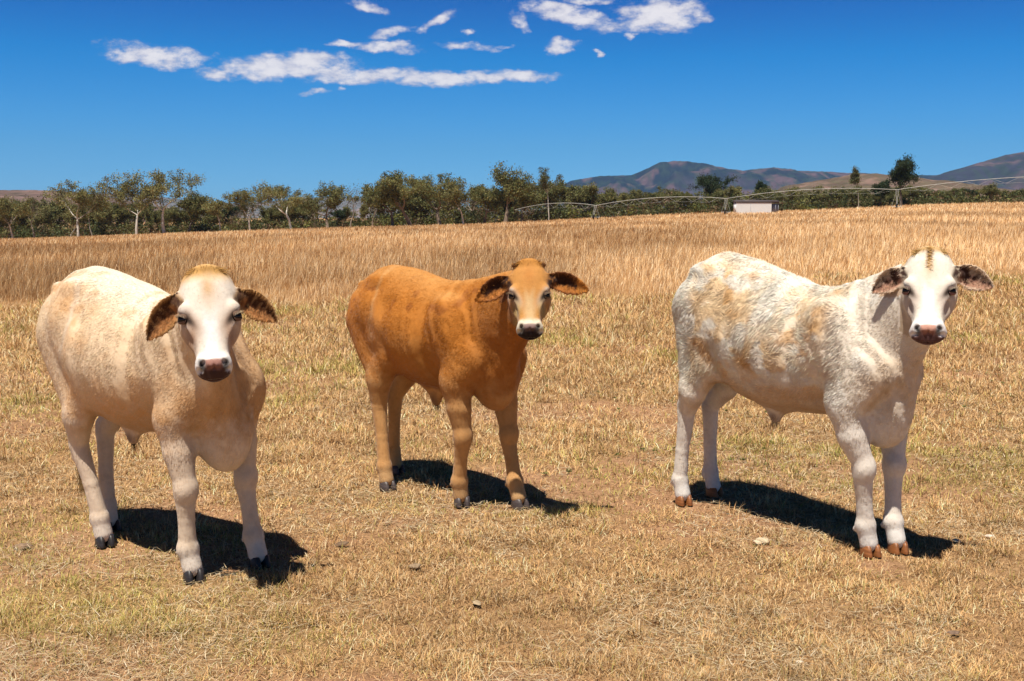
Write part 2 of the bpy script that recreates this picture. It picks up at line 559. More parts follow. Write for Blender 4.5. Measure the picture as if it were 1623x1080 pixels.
    def headf(X, Y, Z):
        px, py, pz = (X - poll[0]) / hs, (Y - poll[1]) / hs, (Z - poll[2]) / hs
        a = px * t[0] + py * t[1] + pz * t[2]; b = px * s_[0] + py * s_[1] + pz * s_[2]; c = px * n[0] + py * n[1] + pz * n[2]
        w = np.interp(a, ffine, hw); f = np.interp(a, ffine, hf); bk = np.interp(a, ffine, hb)
        nc = f * .45 + bk * .55; cc = c - nc
        hb_ = np.where(cc > 0, f - nc, nc - bk)
        wl = w * (1 - .42 * np.clip(-cc / np.maximum(nc - bk, .01), 0, 1) ** 1.5 - .10 * np.clip(cc / np.maximum(f - nc, .01), 0, 1) ** 2)
        pw = 2.7
        q = ((np.abs(b) / wl) ** pw + (np.abs(cc) / hb_) ** pw) ** (1 / pw)
        d = (q - 1) * np.minimum(wl, hb_)
        ex = np.maximum(np.maximum(-.02 - a, a - .51), 0)
        return np.where(ex > 0, np.sqrt(np.maximum(d, 0) ** 2 + ex ** 2), d) * hs * .95
    cor = np.array([hp(a, b, c) for a in (-.02, .51) for b in (-.13, .13) for c in (-.22, .02)])
    V.add(cor.min(0), cor.max(0), headf, .035)
    for sg in (-1, 1):
        V.ell(hp(.25, sg * .062, -.125), hs * np.array([.085, .036, .060]), Hm, .04)     # jaw muscle
        V.ell(hp(.205, sg * .093 * ew, -.024), hs * np.array([.030, .022, .018]), Hm, .03)   # brow
        V.ell(hp(.300, sg * .078 * ew, -.035), hs * np.array([.045, .018, .020]), Hm, .03)    # cheek ridge
        V.ell(hp(.445, sg * .046 * mz, -.040), hs * np.array([.036, .028, .036]), Hm, .02)    # nostril wing
        V.ell(hp(.470, sg * .036 * mz, -.074), hs * np.array([.030, .028, .024]), Hm, .015)   # upper lip
        if P.get('horn', True):
            V.ell(hp(.022, sg * .086 * ew, -.035), hs * np.array([.015, .015, .016]), Hm, .008)
        V.dig(hp(.240, sg * .119 * ew, -.022), hs * np.array([.026, .028, .022]), Hm, .022)    # socket
        V.dig(hp(.268, sg * .098 * ew, -.004), hs * np.array([.028, .016, .012]), Hm, .02)
        V.dig(hp(.458, sg * .044 * mz, -.006), hs * np.array([.019, .0115, .020]), unit_axes(Hm, sg * .5), .006)   # nostril
        V.dig(hp(.480, sg * .060, -.030), hs * np.array([.010, .014, .016]), Hm, .008)
        V.dig(hp(.355, sg * .084 * ew, -.045), hs * np.array([.07, .014, .025]), Hm, .03)
    V.ell(hp(.004, 0, -.045), hs * np.array([.022, .055, .045]), Hm, .04)               # poll
    V.ell(hp(.452, 0, -.010), hs * np.array([.026, .030, .014]), Hm, .012)            # nose pad
    V.ell(hp(.480, 0, -.088), hs * np.array([.028, .040 * mz, .028]), Hm, .014)            # chin
    V.dig(hp(.498, 0, -.066), hs * np.array([.020, .060, .0055]), Hm, .006)           # mouth
    V.dig(hp(.478, 0, -.008), hs * np.array([.016, .004, .02]), Hm, .006)
    # ears
    upw = np.array([0, 0, 1.0])
    ears = []
    for sg, (ang, ln, wd, fwd, tip) in zip((-1, 1), P['ears']):
        base = hp(.100, sg * .090 * ew, -.085)
        e1 = unit(side0 * sg * math.cos(R(ang)) - upw * math.sin(R(ang)) + view * fwd)
        e3 = unit(view + upw * .05 - e1 * ((view + upw * .05) @ e1))
        e2 = np.cross(e3, e1)
        if e2 @ upw < 0: e2 = -e2
        ears.append((base, e1, e2, e3, ln, wd, tip))
        wl_tab = [(0, .30), (.12, .55), (.28, .90), (.45, 1.0), (.62, .91), (.78, .68), (.90, .40), (.97, .18), (1.0, .02)]
        def ear(X, Y, Z, base=base, e1=e1, e2=e2, e3=e3, ln=ln, wd=wd, tip=tip):
            px, py, pz = X - base[0], Y - base[1], Z - base[2]
            l = (px * e1[0] + py * e1[1] + pz * e1[2]) / ln; v = px * e2[0] + py * e2[1] + pz * e2[2]; c = px * e3[0] + py * e3[1] + pz * e3[2]
            v = v - wd * .35 * np.clip(1 - l, 0, 1) * .5 + tip * wd * np.clip(l - .35, 0, 1) ** 2
            w = lerp_tab(wl_tab, l) * wd * (1 + np.where(v < 0, .07, .015) * np.sin(l * 31 + 3 * np.sin(l * 9)))
            dv = (np.abs(v) - w) * .8
            dl = np.maximum(-l, l - 1) * ln
            d2 = np.maximum(dv, dl)
            vv = np.clip(v / np.maximum(w, .01), -1.2, 1.2)
            cen = .030 * vv ** 2 * np.clip(1.25 - l, .15, 1) - .012
            dn = (np.abs(c - cen) - .0060) * .75
            return np.sqrt(np.maximum(d2, 0) ** 2 + np.maximum(dn, 0) ** 2) + np.minimum(np.maximum(d2, dn), 0)
        cor = np.array([base + e1 * a * ln + e2 * b * wd * 1.6 + e3 * c * .05 for a in (-.02, 1.02) for b in (-1, 1) for c in (-1, 1)])
        V.add(cor.min(0), cor.max(0), ear, .008)
        V.cone(hp(.11, sg * .070, -.09), base + e1 * .035, .042, .024, .025)
    # small flesh irregularities
    verts, quads = V.mesh()
    verts = verts.astype(np.float32)
    nrm = V.grad(verts)
    hd = (verts - poll) @ Hm.T / hs           # head coordinates: along face, side, out
    near_head = (hd[:, 0] > -.10) & (hd[:, 0] < .56) & (np.abs(hd[:, 1]) < .30) & (hd[:, 2] > -.30) & (hd[:, 2] < .1)
    soft = np.where(near_head, .25, 1.0)
    disp = (fbm(verts, 7, 2, P['seed']) - .5) * .013 * soft * sstep(verts[:, 2], .45, .75) + (fbm(verts, 38, 3, P['seed'] + 5) - .5) * P['rough'] * soft * (.35 + .65 * sstep(verts[:, 2], .5, .7))
    # ribs faintly under the hide
    rib = np.sin((verts[:, 0] + .18 * verts[:, 2]) * 2 * math.pi / .062) * sstep(verts[:, 0], .25, .40) * (1 - sstep(verts[:, 0], .62, .74)) * sstep(verts[:, 2], .68, .8) * (1 - sstep(verts[:, 2], 1.0, 1.1))
    disp += rib * .0006
    bxp = P['brisket'][0]
    fold = sstep(verts[:, 0], bxp - .10, bxp + .06) * sstep(verts[:, 2], .55, .68) * (1 - sstep(verts[:, 2], .95, 1.08)) * ~near_head
    disp += fold * np.sin(verts[:, 1] * 75 + verts[:, 2] * 14 + fbm(verts, 5, 2, 4) * 9) * .0032
    folds = sstep(verts[:, 0], bxp - .34, bxp - .24) * (1 - sstep(verts[:, 0], bxp - .02, bxp + .10)) * sstep(verts[:, 2], .85, .95) * ~near_head
    disp += folds * np.sin((verts[:, 0] * 1.0 + verts[:, 2] * .35) * 62 + fbm(verts, 6, 2, 6) * 8) * .0022
    # hollow in front of the hip, groove along the spine, point of the shoulder
    fl = P['flank']; hk = P['hook']
    disp -= .020 * np.exp(-((verts[:, 0] - (hk[0] + .17)) / .07) ** 2 - ((verts[:, 2] - (hk[2] - .14)) / .07) ** 2) * ~near_head
    disp -= .014 * np.exp(-((verts[:, 0] - (bxp - .36)) / .035) ** 2) * sstep(verts[:, 2], .66, .8) * (1 - sstep(verts[:, 2], 1.02, 1.15)) * ~near_head
    disp -= .012 * np.exp(-((verts[:, 0] - (fl[0] + .0)) / .05) ** 2 - ((verts[:, 2] - .86) / .12) ** 2) * ~near_head
    verts = verts + nrm * disp[:, None]
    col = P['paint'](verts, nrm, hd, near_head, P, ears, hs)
    root = empty(P['name'], (O[0], O[1], 0), yaw)
    tag(root, P['label'], P['cat'], P['group'])
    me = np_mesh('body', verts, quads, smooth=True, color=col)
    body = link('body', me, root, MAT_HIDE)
    # --- coat: short hairs lying along the body
    tri = verts[quads]
    ar = np.linalg.norm(np.cross(tri[:, 2] - tri[:, 0], tri[:, 3] - tri[:, 1]), axis=1)
    rg = np.random.default_rng(P['seed'])
    N = P['hairs']
    pick = rg.choice(len(quads), N, p=ar / ar.sum())
    w4 = rg.dirichlet((1, 1, 1, 1), N).astype(np.float32)
    pos = (tri[pick] * w4[:, :, None]).sum(1); q4 = quads[pick]
    nn = (nrm[q4] * w4[:, :, None]).sum(1); nn /= np.linalg.norm(nn, axis=1, keepdims=True) + 1e-9
    cc = (col[q4] * w4[:, :, None]).sum(1)
    hh = (pos - poll) @ Hm.T / hs
    onh = (hh[:, 0] > -.05) & (hh[:, 0] < .54) & (np.abs(hh[:, 1]) < .14) & (hh[:, 2] > -.22) & (hh[:, 2] < .05)
    # hair does not grow on nose, eyes, lips
    bald = onh & (((hh[:, 0] > .43) & (hh[:, 2] > -.06) & (np.abs(hh[:, 1]) < .052)) | (hh[:, 0] > .475))
    flow = np.tile(np.array([-1.0, 0, -.75]), (N, 1))
    flow[pos[:, 2] < .62] = (-.1, 0, -1)
    flow = np.where(onh[:, None], (t * .9 + 0 * n)[None, :] + s_[None, :] * np.sign(hh[:, 1:2]) * .35, flow)
    sw = fbm(pos, 7, 2, P['seed'] + 50) - .5; sw2 = fbm(pos, P['swirl'], 2, P['seed'] + 60) - .5
    flow = flow + np.stack([sw * 0, sw2 * 2, sw * 3 + sw2 * 3], 1) * P['curl'](pos)[:, None] + rg.normal(0, .22, (N, 3))
    flow -= nn * (flow * nn).sum(1, keepdims=True); flow /= np.linalg.norm(flow, axis=1, keepdims=True) + 1e-9
    ln = P['hair_len'](pos, nn, hh, onh) * rg.uniform(.6, 1.3, N)
    keep = ~bald & (~onh | (rg.random(N) < .12)) & ((pos[:, 2] > .62) | (rg.random(N) < .35))
    pos, nn, cc, flow, ln = pos[keep], nn[keep], cc[keep], flow[keep], ln[keep]; N = len(pos)
    acr = np.cross(flow, nn); wdt = rg.uniform(.0012, .0024, N)[:, None] * P.get('hair_w', 1)
    lift = (.10 + .22 * rg.random(N)[:, None]) * P['fluff'] * np.where(ln > .02, 1.7, 1.0)[:, None]
    v0 = pos - acr * wdt - nn * .001; v1 = pos + acr * wdt - nn * .001; v2 = pos + flow * ln[:, None] + nn * ln[:, None] * lift
    HV = np.stack([v0, v1, v2], 1).reshape(-1, 3)
    br = rg.uniform(.88, 1.10, N)[:, None]
    hc = np.repeat(np.clip(cc * br * np.array([1.12, 1.07, 1.03]), 0, .93), 3, axis=0)
    hn = nn + rg.normal(0, .16, (N, 3)); hn /= np.linalg.norm(hn, axis=1, keepdims=True)
    hn = np.repeat(hn, 3, axis=0)
    cm = np_mesh('coat', HV, np.arange(N * 3).reshape(-1, 3), smooth=True, color=hc, normals=hn)
    link('coat', cm, root, MAT_COAT)
    # --- long tufts: poll, ear fringe, sheath, tail switch
    tufts = []
    for (c0, dirv, count, spread, length, wd, colr, *sc) in P['tufts'](hp, t, s_, n, ears, tl, hs):
        c0 = np.array(c0, float)
        b = c0 + rg.normal(0, 1, (count, 3)) * np.array(spread)
        d = np.array(dirv, float) + rg.normal(0, sc[0] if sc else .35, (count, 3)); d /= np.linalg.norm(d, axis=1, keepdims=True)
        tufts.append((b, d, rg.uniform(.5, 1.1, count) * length, np.full(count, wd), np.array(colr)[None] * rg.uniform(.7, 1.25, (count, 1))))
    b = np.concatenate([q[0] for q in tufts]); d = np.concatenate([q[1] for q in tufts]); l = np.concatenate([q[2] for q in tufts])
    w = np.concatenate([q[3] for q in tufts]); c = np.concatenate([q[4] for q in tufts])
    sidev = np.cross(d, rg.normal(0, 1, b.shape)); sidev /= np.linalg.norm(sidev, axis=1, keepdims=True)
    bend = rg.normal(0, .12, b.shape); bend[:, 2] -= .12
    m1 = b + d * l[:, None] * .5; tip = b + (d + bend) * l[:, None]
    TV = np.stack([b - sidev * w[:, None], b + sidev * w[:, None], m1 - sidev * w[:, None] * .7, m1 + sidev * w[:, None] * .7, tip], 1).reshape(-1, 3)
    base_i = np.arange(len(b))[:, None] * 5
    TF = np.concatenate([base_i + np.array([[0, 1, 3]]), base_i + np.array([[0, 3, 2]]), base_i + np.array([[2, 3, 4]])])
    tm = np_mesh('hair_tuft', TV, TF, smooth=True, color=np.repeat(np.clip(c, 0, 1), 5, axis=0))
    link('hair_tuft', tm, root, MAT_COAT)
    # --- eyes
    for sg in (-1, 1):
        make_eye(root, hp(.240, sg * .0965 * P.get('head_w', 1.0), -.027), t, s_ * sg, n, hs, P['lid'])
    # --- hooves: two claws each
    for key in ('hind_near', 'hind_far', 'fore_near', 'fore_far'):
        make_hoof(root, P[key][-1], P['toe'].get(key, 0.0), P['hoof_col'], P['seed'])
    return root


def unit_axes(M, ang):
    """head axes turned by ang about the outward axis"""
    c, s = math.cos(ang), math.sin(ang)
    a = M[0] * c + M[1] * s; b = -M[0] * s + M[1] * c
    return np.stack([a, b, M[2]])


def uv_sphere(r, nu=16, nv=10):
    V = []; F = []
    for j in range(nv + 1):
        th = math.pi * j / nv
        for i in range(nu):
            ph = 2 * math.pi * i / nu
            V.append((r * math.sin(th) * math.cos(ph), r * math.sin(th) * math.sin(ph), r * math.cos(th)))
    for j in range(nv):
        for i in range(nu):
            a = j * nu + i; b = j * nu + (i + 1) % nu
            F.append((a, b, b + nu, a + nu))
    return np.array(V), np.array(F)


def make_eye(root, c, t, s, n, hs, lid):
    V, F = uv_sphere(.0215 * hs)
    m = np.stack([t, s, n], 1)
    link('eye', np_mesh('eye', V + c, F, smooth=True), root, MAT_EYE)
    # upper and lower lid: bands of hide over the ball
    Vs = []; Fs = []; Cs = []
    r0 = .0232 * hs
    out = unit(s * .75 + n * .65)                       # the eye looks out and forward
    q = -t - s * .55 + n * .1; ax_u = unit(q - out * (q @ out)); ax_s = np.cross(out, ax_u)
    for (e0, e1, col) in ((R(24), R(85), lid[0]), (-R(80), -R(36), lid[1])):
        k = len(Vs); nu, nv = 17, 6
        for j in range(nv):
            for i in range(nu):
                az = R(-88 + 176 * i / (nu - 1))
                e_edge = e0 if e0 > 0 else e1
                close = abs(az / R(88)) ** 2
                lo, hi = (e0 * (1 - close), e1) if e0 > 0 else (e0, e1 * (1 - close))
                el = lo + (hi - lo) * j / (nv - 1)
                rr = r0 * (1.0 + .08 * math.sin(math.pi * j / (nv - 1)))
                p = c + rr * (out * math.cos(el) * math.cos(az) + ax_s * math.sin(az) * math.cos(el) + ax_u * math.sin(el))
                Vs.append(p); Cs.append(col if not (e0 > 0 and j == 0 or e0 < 0 and j == nv - 1) else (.03, .015, .01))
        for j in range(nv - 1):
            for i in range(nu - 1):
                a = k + j * nu + i
                Fs.append((a, a + 1, a + nu + 1, a + nu))
    # lashes
    me = np_mesh('eyelid', np.array(Vs), np.array(Fs), smooth=True, color=np.array(Cs))
    link('eyelid', me, root, MAT_HIDE)
    rg = np.random.default_rng(5)
    b = []; 
    for i in range(90):
        az = R(rg.uniform(-70, 80)); el = R(18) * (1 - (az / R(88)) ** 2)
        p = c + r0 * 1.02 * (out * math.cos(el) * math.cos(az) + ax_s * math.sin(az) * math.cos(el) + ax_u * math.sin(el))
        d = unit(out * .9 + ax_s * math.sin(az) * .6 + ax_u * rg.uniform(-.1, .5) + rg.normal(0, .12, 3))
        w = unit(np.cross(d, ax_u)) * .0010
        b += [p - w, p + w, p + d * rg.uniform(.012, .022)]
    link('eyelash', np_mesh('eyelash', np.array(b), np.arange(len(b)).reshape(-1, 3), color=np.tile(np.array(lid[2]), (len(b), 1))), root, MAT_COAT)


def make_hoof(root, foot, toe, col, seed):
    Vs = []; Fs = []
    for sg in (-1, 1):
        prof = [(.052, .0, .0), (.053, .006, .0), (.048, .026, -.004), (.043, .048, -.009), (.030, .054, -.011)]  # length scale, z, shift back
        nu = 20; k = len(Vs)
        for (a, z, sh) in prof:
            for i in range(nu):
                ph = 2 * math.pi * i / nu
                cx = math.cos(ph); sy = math.sin(ph)
                x = a * (cx if cx > 0 else cx * .78) + sh
                y = a * .45 * sy * (1 - .07 * max(cx, 0) ** 2) + sg * (.0215 + .006 * max(cx, 0) * -1 * 0)
                if sy * sg < 0: y = sg * .0215 + (y - sg * .0215) * .84
                Vs.append((x, y, z + .004 * (cx < -.5)))
        for j in range(len(prof) - 1):
            for i in range(nu):
                p = k + j * nu + i; q = k + j * nu + (i + 1) % nu
                Fs.append((p, q, q + nu, p + nu))
    V = np.array(Vs); c, s = math.cos(toe), math.sin(toe)
    V = np.stack([V[:, 0] * c - V[:, 1] * s, V[:, 0] * s + V[:, 1] * c, V[:, 2]], 1)
    V = V + np.array([foot[0] + .006, foot[1], 0.0])
    V[:, 2] -= .004
    link('hoof', np_mesh('hoof', V, np.array(Fs), smooth=True), root, hoof_mat(col))


# ------------------------------------------------------------------ cattle: materials and the three animals
CELL = 0.0062
MAT_HIDE = vcol_mat('hide', .72, .18, noise_scale=45, noise_amt=.10, bump=(120, .35, .003), sheen=.15)
MAT_COAT = vcol_mat('coat', .70, .12, translucent=.10)
MAT_EYE, _g, _p = principled('eyeball', .18, .35)
_p.inputs['Base Color'].default_value = (.008, .005, .004, 1)
_hoofs = {}


def hoof_mat(col):
    if col not in _hoofs:
        m, g, p = principled('hoof_horn', .42, .4)
        tc = g.new('ShaderNodeTexCoord')
        nz = g.noise(g.mapping(tc.outputs['Object'], (6, 6, 60)), 3, 4, .6)
        g.l.new(g.ramp(nz, [(.3, tuple(v * .6 for v in col)), (.75, tuple(v * 1.5 for v in col))]), p.inputs['Base Color'])
        _hoofs[col] = m
    return _hoofs[col]


def W(x, y, D):
    d = px_dir(x, y)
    return np.array((d.x * D / d.y, D, EYE + d.z * D / d.y))


def mixc(c, tgt, m):
    return c + (np.array(tgt, np.float32) - c) * np.clip(m, 0, 1)[:, None]


def paint_common(c, V, N, hd, near, P, ears, hs, K):
    """face, ears and lower legs; K holds the colours of this animal"""
    a, b, d = hd[:, 0], hd[:, 1], hd[:, 2]; ab = np.abs(b)
    nz = fbm(V, 30, 3, P['seed'] + 9); nz2 = fbm(V, 90, 2, P['seed'] + 11)
    # lower legs
    leg = 1 - sstep(V[:, 2] + (nz - .5) * .2, .52, .78)
    leg *= (~near)
    c = mixc(c, K['leg'], leg * .9)
    c = mixc(c, K['knee'], leg * sstep(nz, .52, .70) * .22)
    c = mixc(c, K['pastern'], (1 - sstep(V[:, 2] + (nz - .5) * .06, .09, .17)) * .9)
    # downward-facing hide darkened: underside shade put into the colour
    c = mixc(c, K['belly_shade'], sstep(-N[:, 2], .35, .9) * sstep(V[:, 2], .45, .6) * .75 * (~near))
    sx, sz, _ = P['sheath']
    c = mixc(c, K.get('sheath', (.22, .12, .07)), np.exp(-((V[:, 0] - sx) / .045) ** 2 - ((V[:, 2] - sz) / .035) ** 2) * .8)
    # head
    onhead = near & (a > -.04) & (a < .53) & (ab < .135) & (d > -.225) & (d < .05)
    hm = sstep(a, -.06, .02) * (1 - sstep(a, .515, .53)) * onhead
    front = sstep(d, -.09, -.02)
    c = mixc(c, K['cheek'], hm)
    c = mixc(c, K['jaw'], hm * (1 - sstep(d, -.17, -.07)) * .8)
    c = mixc(c, K['face'], hm * front * sstep(a + (nz - .5) * .05, .0, .05))
    c = mixc(c, K['forehead'], hm * front * np.exp(-((a - .11) / .07) ** 2 - (b / .033) ** 2) * K['spot'] * (0.6 + .8 * nz))
    c = mixc(c, K['blaze'], hm * sstep(d, -.05, -.015) * sstep(a + ab * 1.2, .20, .30) * (1 - sstep(ab + (nz - .5) * .02, .008, .046 + .1 * np.clip(a - .3, 0, .1))))
    c = mixc(c, K['poll'], hm * (1 - sstep(a + (nz - .5) * .03, .015, K['poll_len'])) * K.get('pollm', 1.0))
    # below and around the eyes
    under = np.exp(-((a - .325) / .055) ** 2 - ((ab - .078) / .024) ** 2)
    c = mixc(c, K['under'], hm * under * .85)
    eye = (((a - .252) * .84 - (ab - .086) * .54) / .040) ** 2 + (((a - .252) * .54 + (ab - .086) * .84) / .0155) ** 2
    eye_m = np.exp(-eye ** 1.3)
    c = mixc(c, K['ring'], hm * np.exp(-(eye / 3.5) ** 1.2) * sstep(d, -.10, -.03) * K['ring_amt'])
    c = mixc(c, (.030, .016, .010), hm * eye_m * sstep(d, -.09, -.04))
    c = mixc(c, (.62, .55, .48), hm * np.exp(-(((a - .205) / .012) ** 2 + ((ab - .110) / .014) ** 2)) * sstep(d, -.08, -.04) * .6)
    # muzzle
    c = mixc(c, K['muzzle'], hm * sstep(a + (nz2 - .5) * .02, .385, .43))
    pad = sstep(a, .436, .446) * (1 - sstep(ab, .030 + (a - .44) * .1, .042 + (a - .44) * .1)) * sstep(d, -.062, -.05)
    c = mixc(c, K['nose'], hm * pad)
    c = mixc(c, K['nose_dark'], hm * pad * sstep(a + (nz2 - .5) * .015, .462, .478) * .85)
    nos = ((a - .462) / .027) ** 2 + ((ab - .047 + (a - .462) * .35) / .0145) ** 2
    c = mixc(c, (.012, .007, .006), hm * np.exp(-nos ** 1.6) * sstep(d, -.07, -.05))
    c = mixc(c, K['lip'], hm * sstep(a + .35 * (-d - .06) * 0 + (nz2 - .5) * .012, .478, .488) * (1 - .0 * pad))
    c = mixc(c, K['lip'], hm * sstep(a, .44, .47) * (1 - sstep(d, -.085, -.065)) * .9)
    # horn buds
    for sg in (-1, 1):
        r = np.sqrt((a - .022) ** 2 + (b - sg * .088) ** 2 + (d + .035) ** 2)
        c = mixc(c, K['bud'], (1 - sstep(r, .014, .024)) * near * P.get('horn', True))
    # ears
    for (base, e1, e2, e3, ln, wd, tip) in ears:
        Q = V - base; l = Q @ e1 / ln; w = Q @ e3
        v = Q @ e2 - wd * .175 * np.clip(1 - l, 0, 1) + tip * wd * np.clip(l - .35, 0, 1) ** 2
        wl = np.interp(l, [0, .12, .28, .45, .62, .78, .90, .97, 1.0], [.30, .55, .90, 1.0, .91, .68, .40, .18, .02]) * wd
        vv = v / np.maximum(wl, .012)
        m = near & (l > -.05) & (l < 1.05) & (np.abs(vv) < 1.5) & (np.abs(w) < .07) & (ab > .100)
        m = m * sstep(l, -.02, .10)
        c = mixc(c, K['ear_back'], m)
        inner = m * sstep(N @ e3, -.05, .30)
        streak = fbm(np.stack([l * 9, vv * 1.2, w * 0], 1), 1.6, 3, P['seed'] + 3)
        c = mixc(c, K['ear_in'], inner * sstep(l, .0, .10))  # dark inner ear: dark hair plus shade put into its colour
        c = mixc(c, K['ear_back'], inner * sstep(streak, .56, .66) * .55)
        low = sstep(-vv + (streak - .5) * 1.7, -.05, .40) * sstep(l, .15, .35)
        c = mixc(c, K['ear_low'], inner * low * K['low_amt'])
        c = mixc(c, K['ear_rim'], m * sstep(np.abs(vv) + (streak - .5) * .3, .62, .90) * sstep(l, .05, .2) * .9)
    return np.clip(c, 0.004, .92)


def paint_cream(V, N, hd, near, P, ears, hs):
    c = np.tile(np.array((.85, .565, .325), np.float32), (len(V), 1))
    n1 = fbm(V, 4.0, 4, 3); n2 = fbm(V, 14, 3, 8); n3 = fbm(V, 45, 3, 9)
    c = mixc(c, (.86, .70, .50), sstep(n1, .42, .62) * .5)
    c = mixc(c, (.90, .80, .64), sstep(N[:, 2] + (n1 - .5) * .4, .45, .85) * sstep(V[:, 2], 1.0, 1.15) * .9)  # near-white cream back, with its upward-facing highlight put into the colour
    c = mixc(c, (.66, .36, .14), sstep(n2, .54, .72) * sstep(V[:, 2], .85, 1.1) * .5)
    c = mixc(c, (.68, .35, .12), (1 - sstep(V[:, 2] + (n1 - .5) * .25, .62, .92)) * .85)  # darker lower flank: body shading painted into the coat
    # pale seam up the flank and pale thigh
    c = mixc(c, (.84, .76, .64), np.exp(-((V[:, 0] - .02 - .10 * np.sin(V[:, 2] * 7) + (n2 - .5) * .06) / .018) ** 2) * sstep(V[:, 2], .72, .86) * .40)
    c = mixc(c, (.82, .62, .42), (1 - sstep(V[:, 0], -.05, .12)) * (1 - sstep(V[:, 2], .8, 1.0)) * .7)
    # chest and neck darker tan: some of their shade put into the colour
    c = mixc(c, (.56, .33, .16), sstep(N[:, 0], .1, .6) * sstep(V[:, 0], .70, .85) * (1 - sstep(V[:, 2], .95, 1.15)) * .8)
    c *= (1 + (n3 - .5) * .16)[:, None]
    K = dict(leg=(.82, .65, .49), knee=(.58, .40, .25), pastern=(.84, .72, .60), belly_shade=(.42, .24, .11), cheek=(.66, .45, .28), jaw=(.60, .38, .20),
             face=(.80, .69, .57), forehead=(.62, .40, .22), spot=.9, blaze=(.88, .83, .79), poll=(.62, .34, .10), poll_len=.10, under=(.44, .25, .15),
             ring=(.34, .20, .13), ring_amt=.85, muzzle=(.84, .78, .72), nose=(.40, .20, .155), nose_dark=(.16, .07, .055), lip=(.07, .032, .022),
             bud=(.10, .045, .02), ear_back=(.60, .36, .16), ear_in=(.085, .034, .014), ear_low=(.56, .24, .08), low_amt=.85, ear_rim=(.50, .27, .10))
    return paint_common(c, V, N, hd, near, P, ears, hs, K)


def paint_orange(V, N, hd, near, P, ears, hs):
    c = np.tile(np.array((.52, .185, .026), np.float32), (len(V), 1))
    n1 = fbm(V, 4.0, 4, 23); n2 = fbm(V, 14, 3, 28); n3 = fbm(V, 45, 3, 29)
    c = mixc(c, (.58, .24, .052), sstep(n1, .42, .62) * .5)
    c = mixc(c, (.30, .09, .016), sstep(n2, .62, .74) * sstep(V[:, 2], .85, 1.05) * .65)
    c = mixc(c, (.64, .31, .09), sstep(N[:, 2], .5, .95) * sstep(V[:, 2], 1.0, 1.15) * .7)  # lighter where the back faces up: highlight painted into the coat
    c = mixc(c, (.30, .09, .014), (1 - sstep(V[:, 2] + (n1 - .5) * .2, .60, .80)) * .6)  # dark lower body: shade of the barrel painted in
    c = mixc(c, (.60, .29, .10), (1 - sstep(V[:, 0], -.02, .18)) * (1 - sstep(V[:, 2], .62, .78)) * .7)
    c = mixc(c, (.36, .13, .03), sstep(V[:, 0], .84, 1.0) * (1 - sstep(V[:, 2], .9, 1.1)) * .5)  # chest darkened, shade under the head painted in
    c = mixc(c, (.62, .34, .13), np.exp(-((V[:, 0] - .10 + (n2 - .5) * .05) / .012) ** 2) * sstep(V[:, 2], .72, .86) * .5)
    c *= (1 + (n3 - .5) * .18)[:, None]
    K = dict(leg=(.62, .33, .125), knee=(.42, .18, .05), pastern=(.58, .34, .15), belly_shade=(.24, .085, .02), cheek=(.50, .22, .055), jaw=(.34, .13, .035),
             face=(.56, .25, .060), forehead=(.50, .19, .035), spot=.6, blaze=(.64, .41, .19), poll=(.54, .23, .045), poll_len=.06, under=(.52, .38, .16),
             ring=(.62, .52, .40), ring_amt=.55, muzzle=(.74, .64, .48), nose=(.30, .20, .175), nose_dark=(.06, .035, .03), lip=(.020, .010, .008),
             bud=(.06, .025, .012), ear_back=(.48, .20, .045), ear_in=(.045, .015, .006), ear_low=(.56, .20, .04), low_amt=.9, ear_rim=(.20, .07, .02))
    return paint_common(c, V, N, hd, near, P, ears, hs, K)


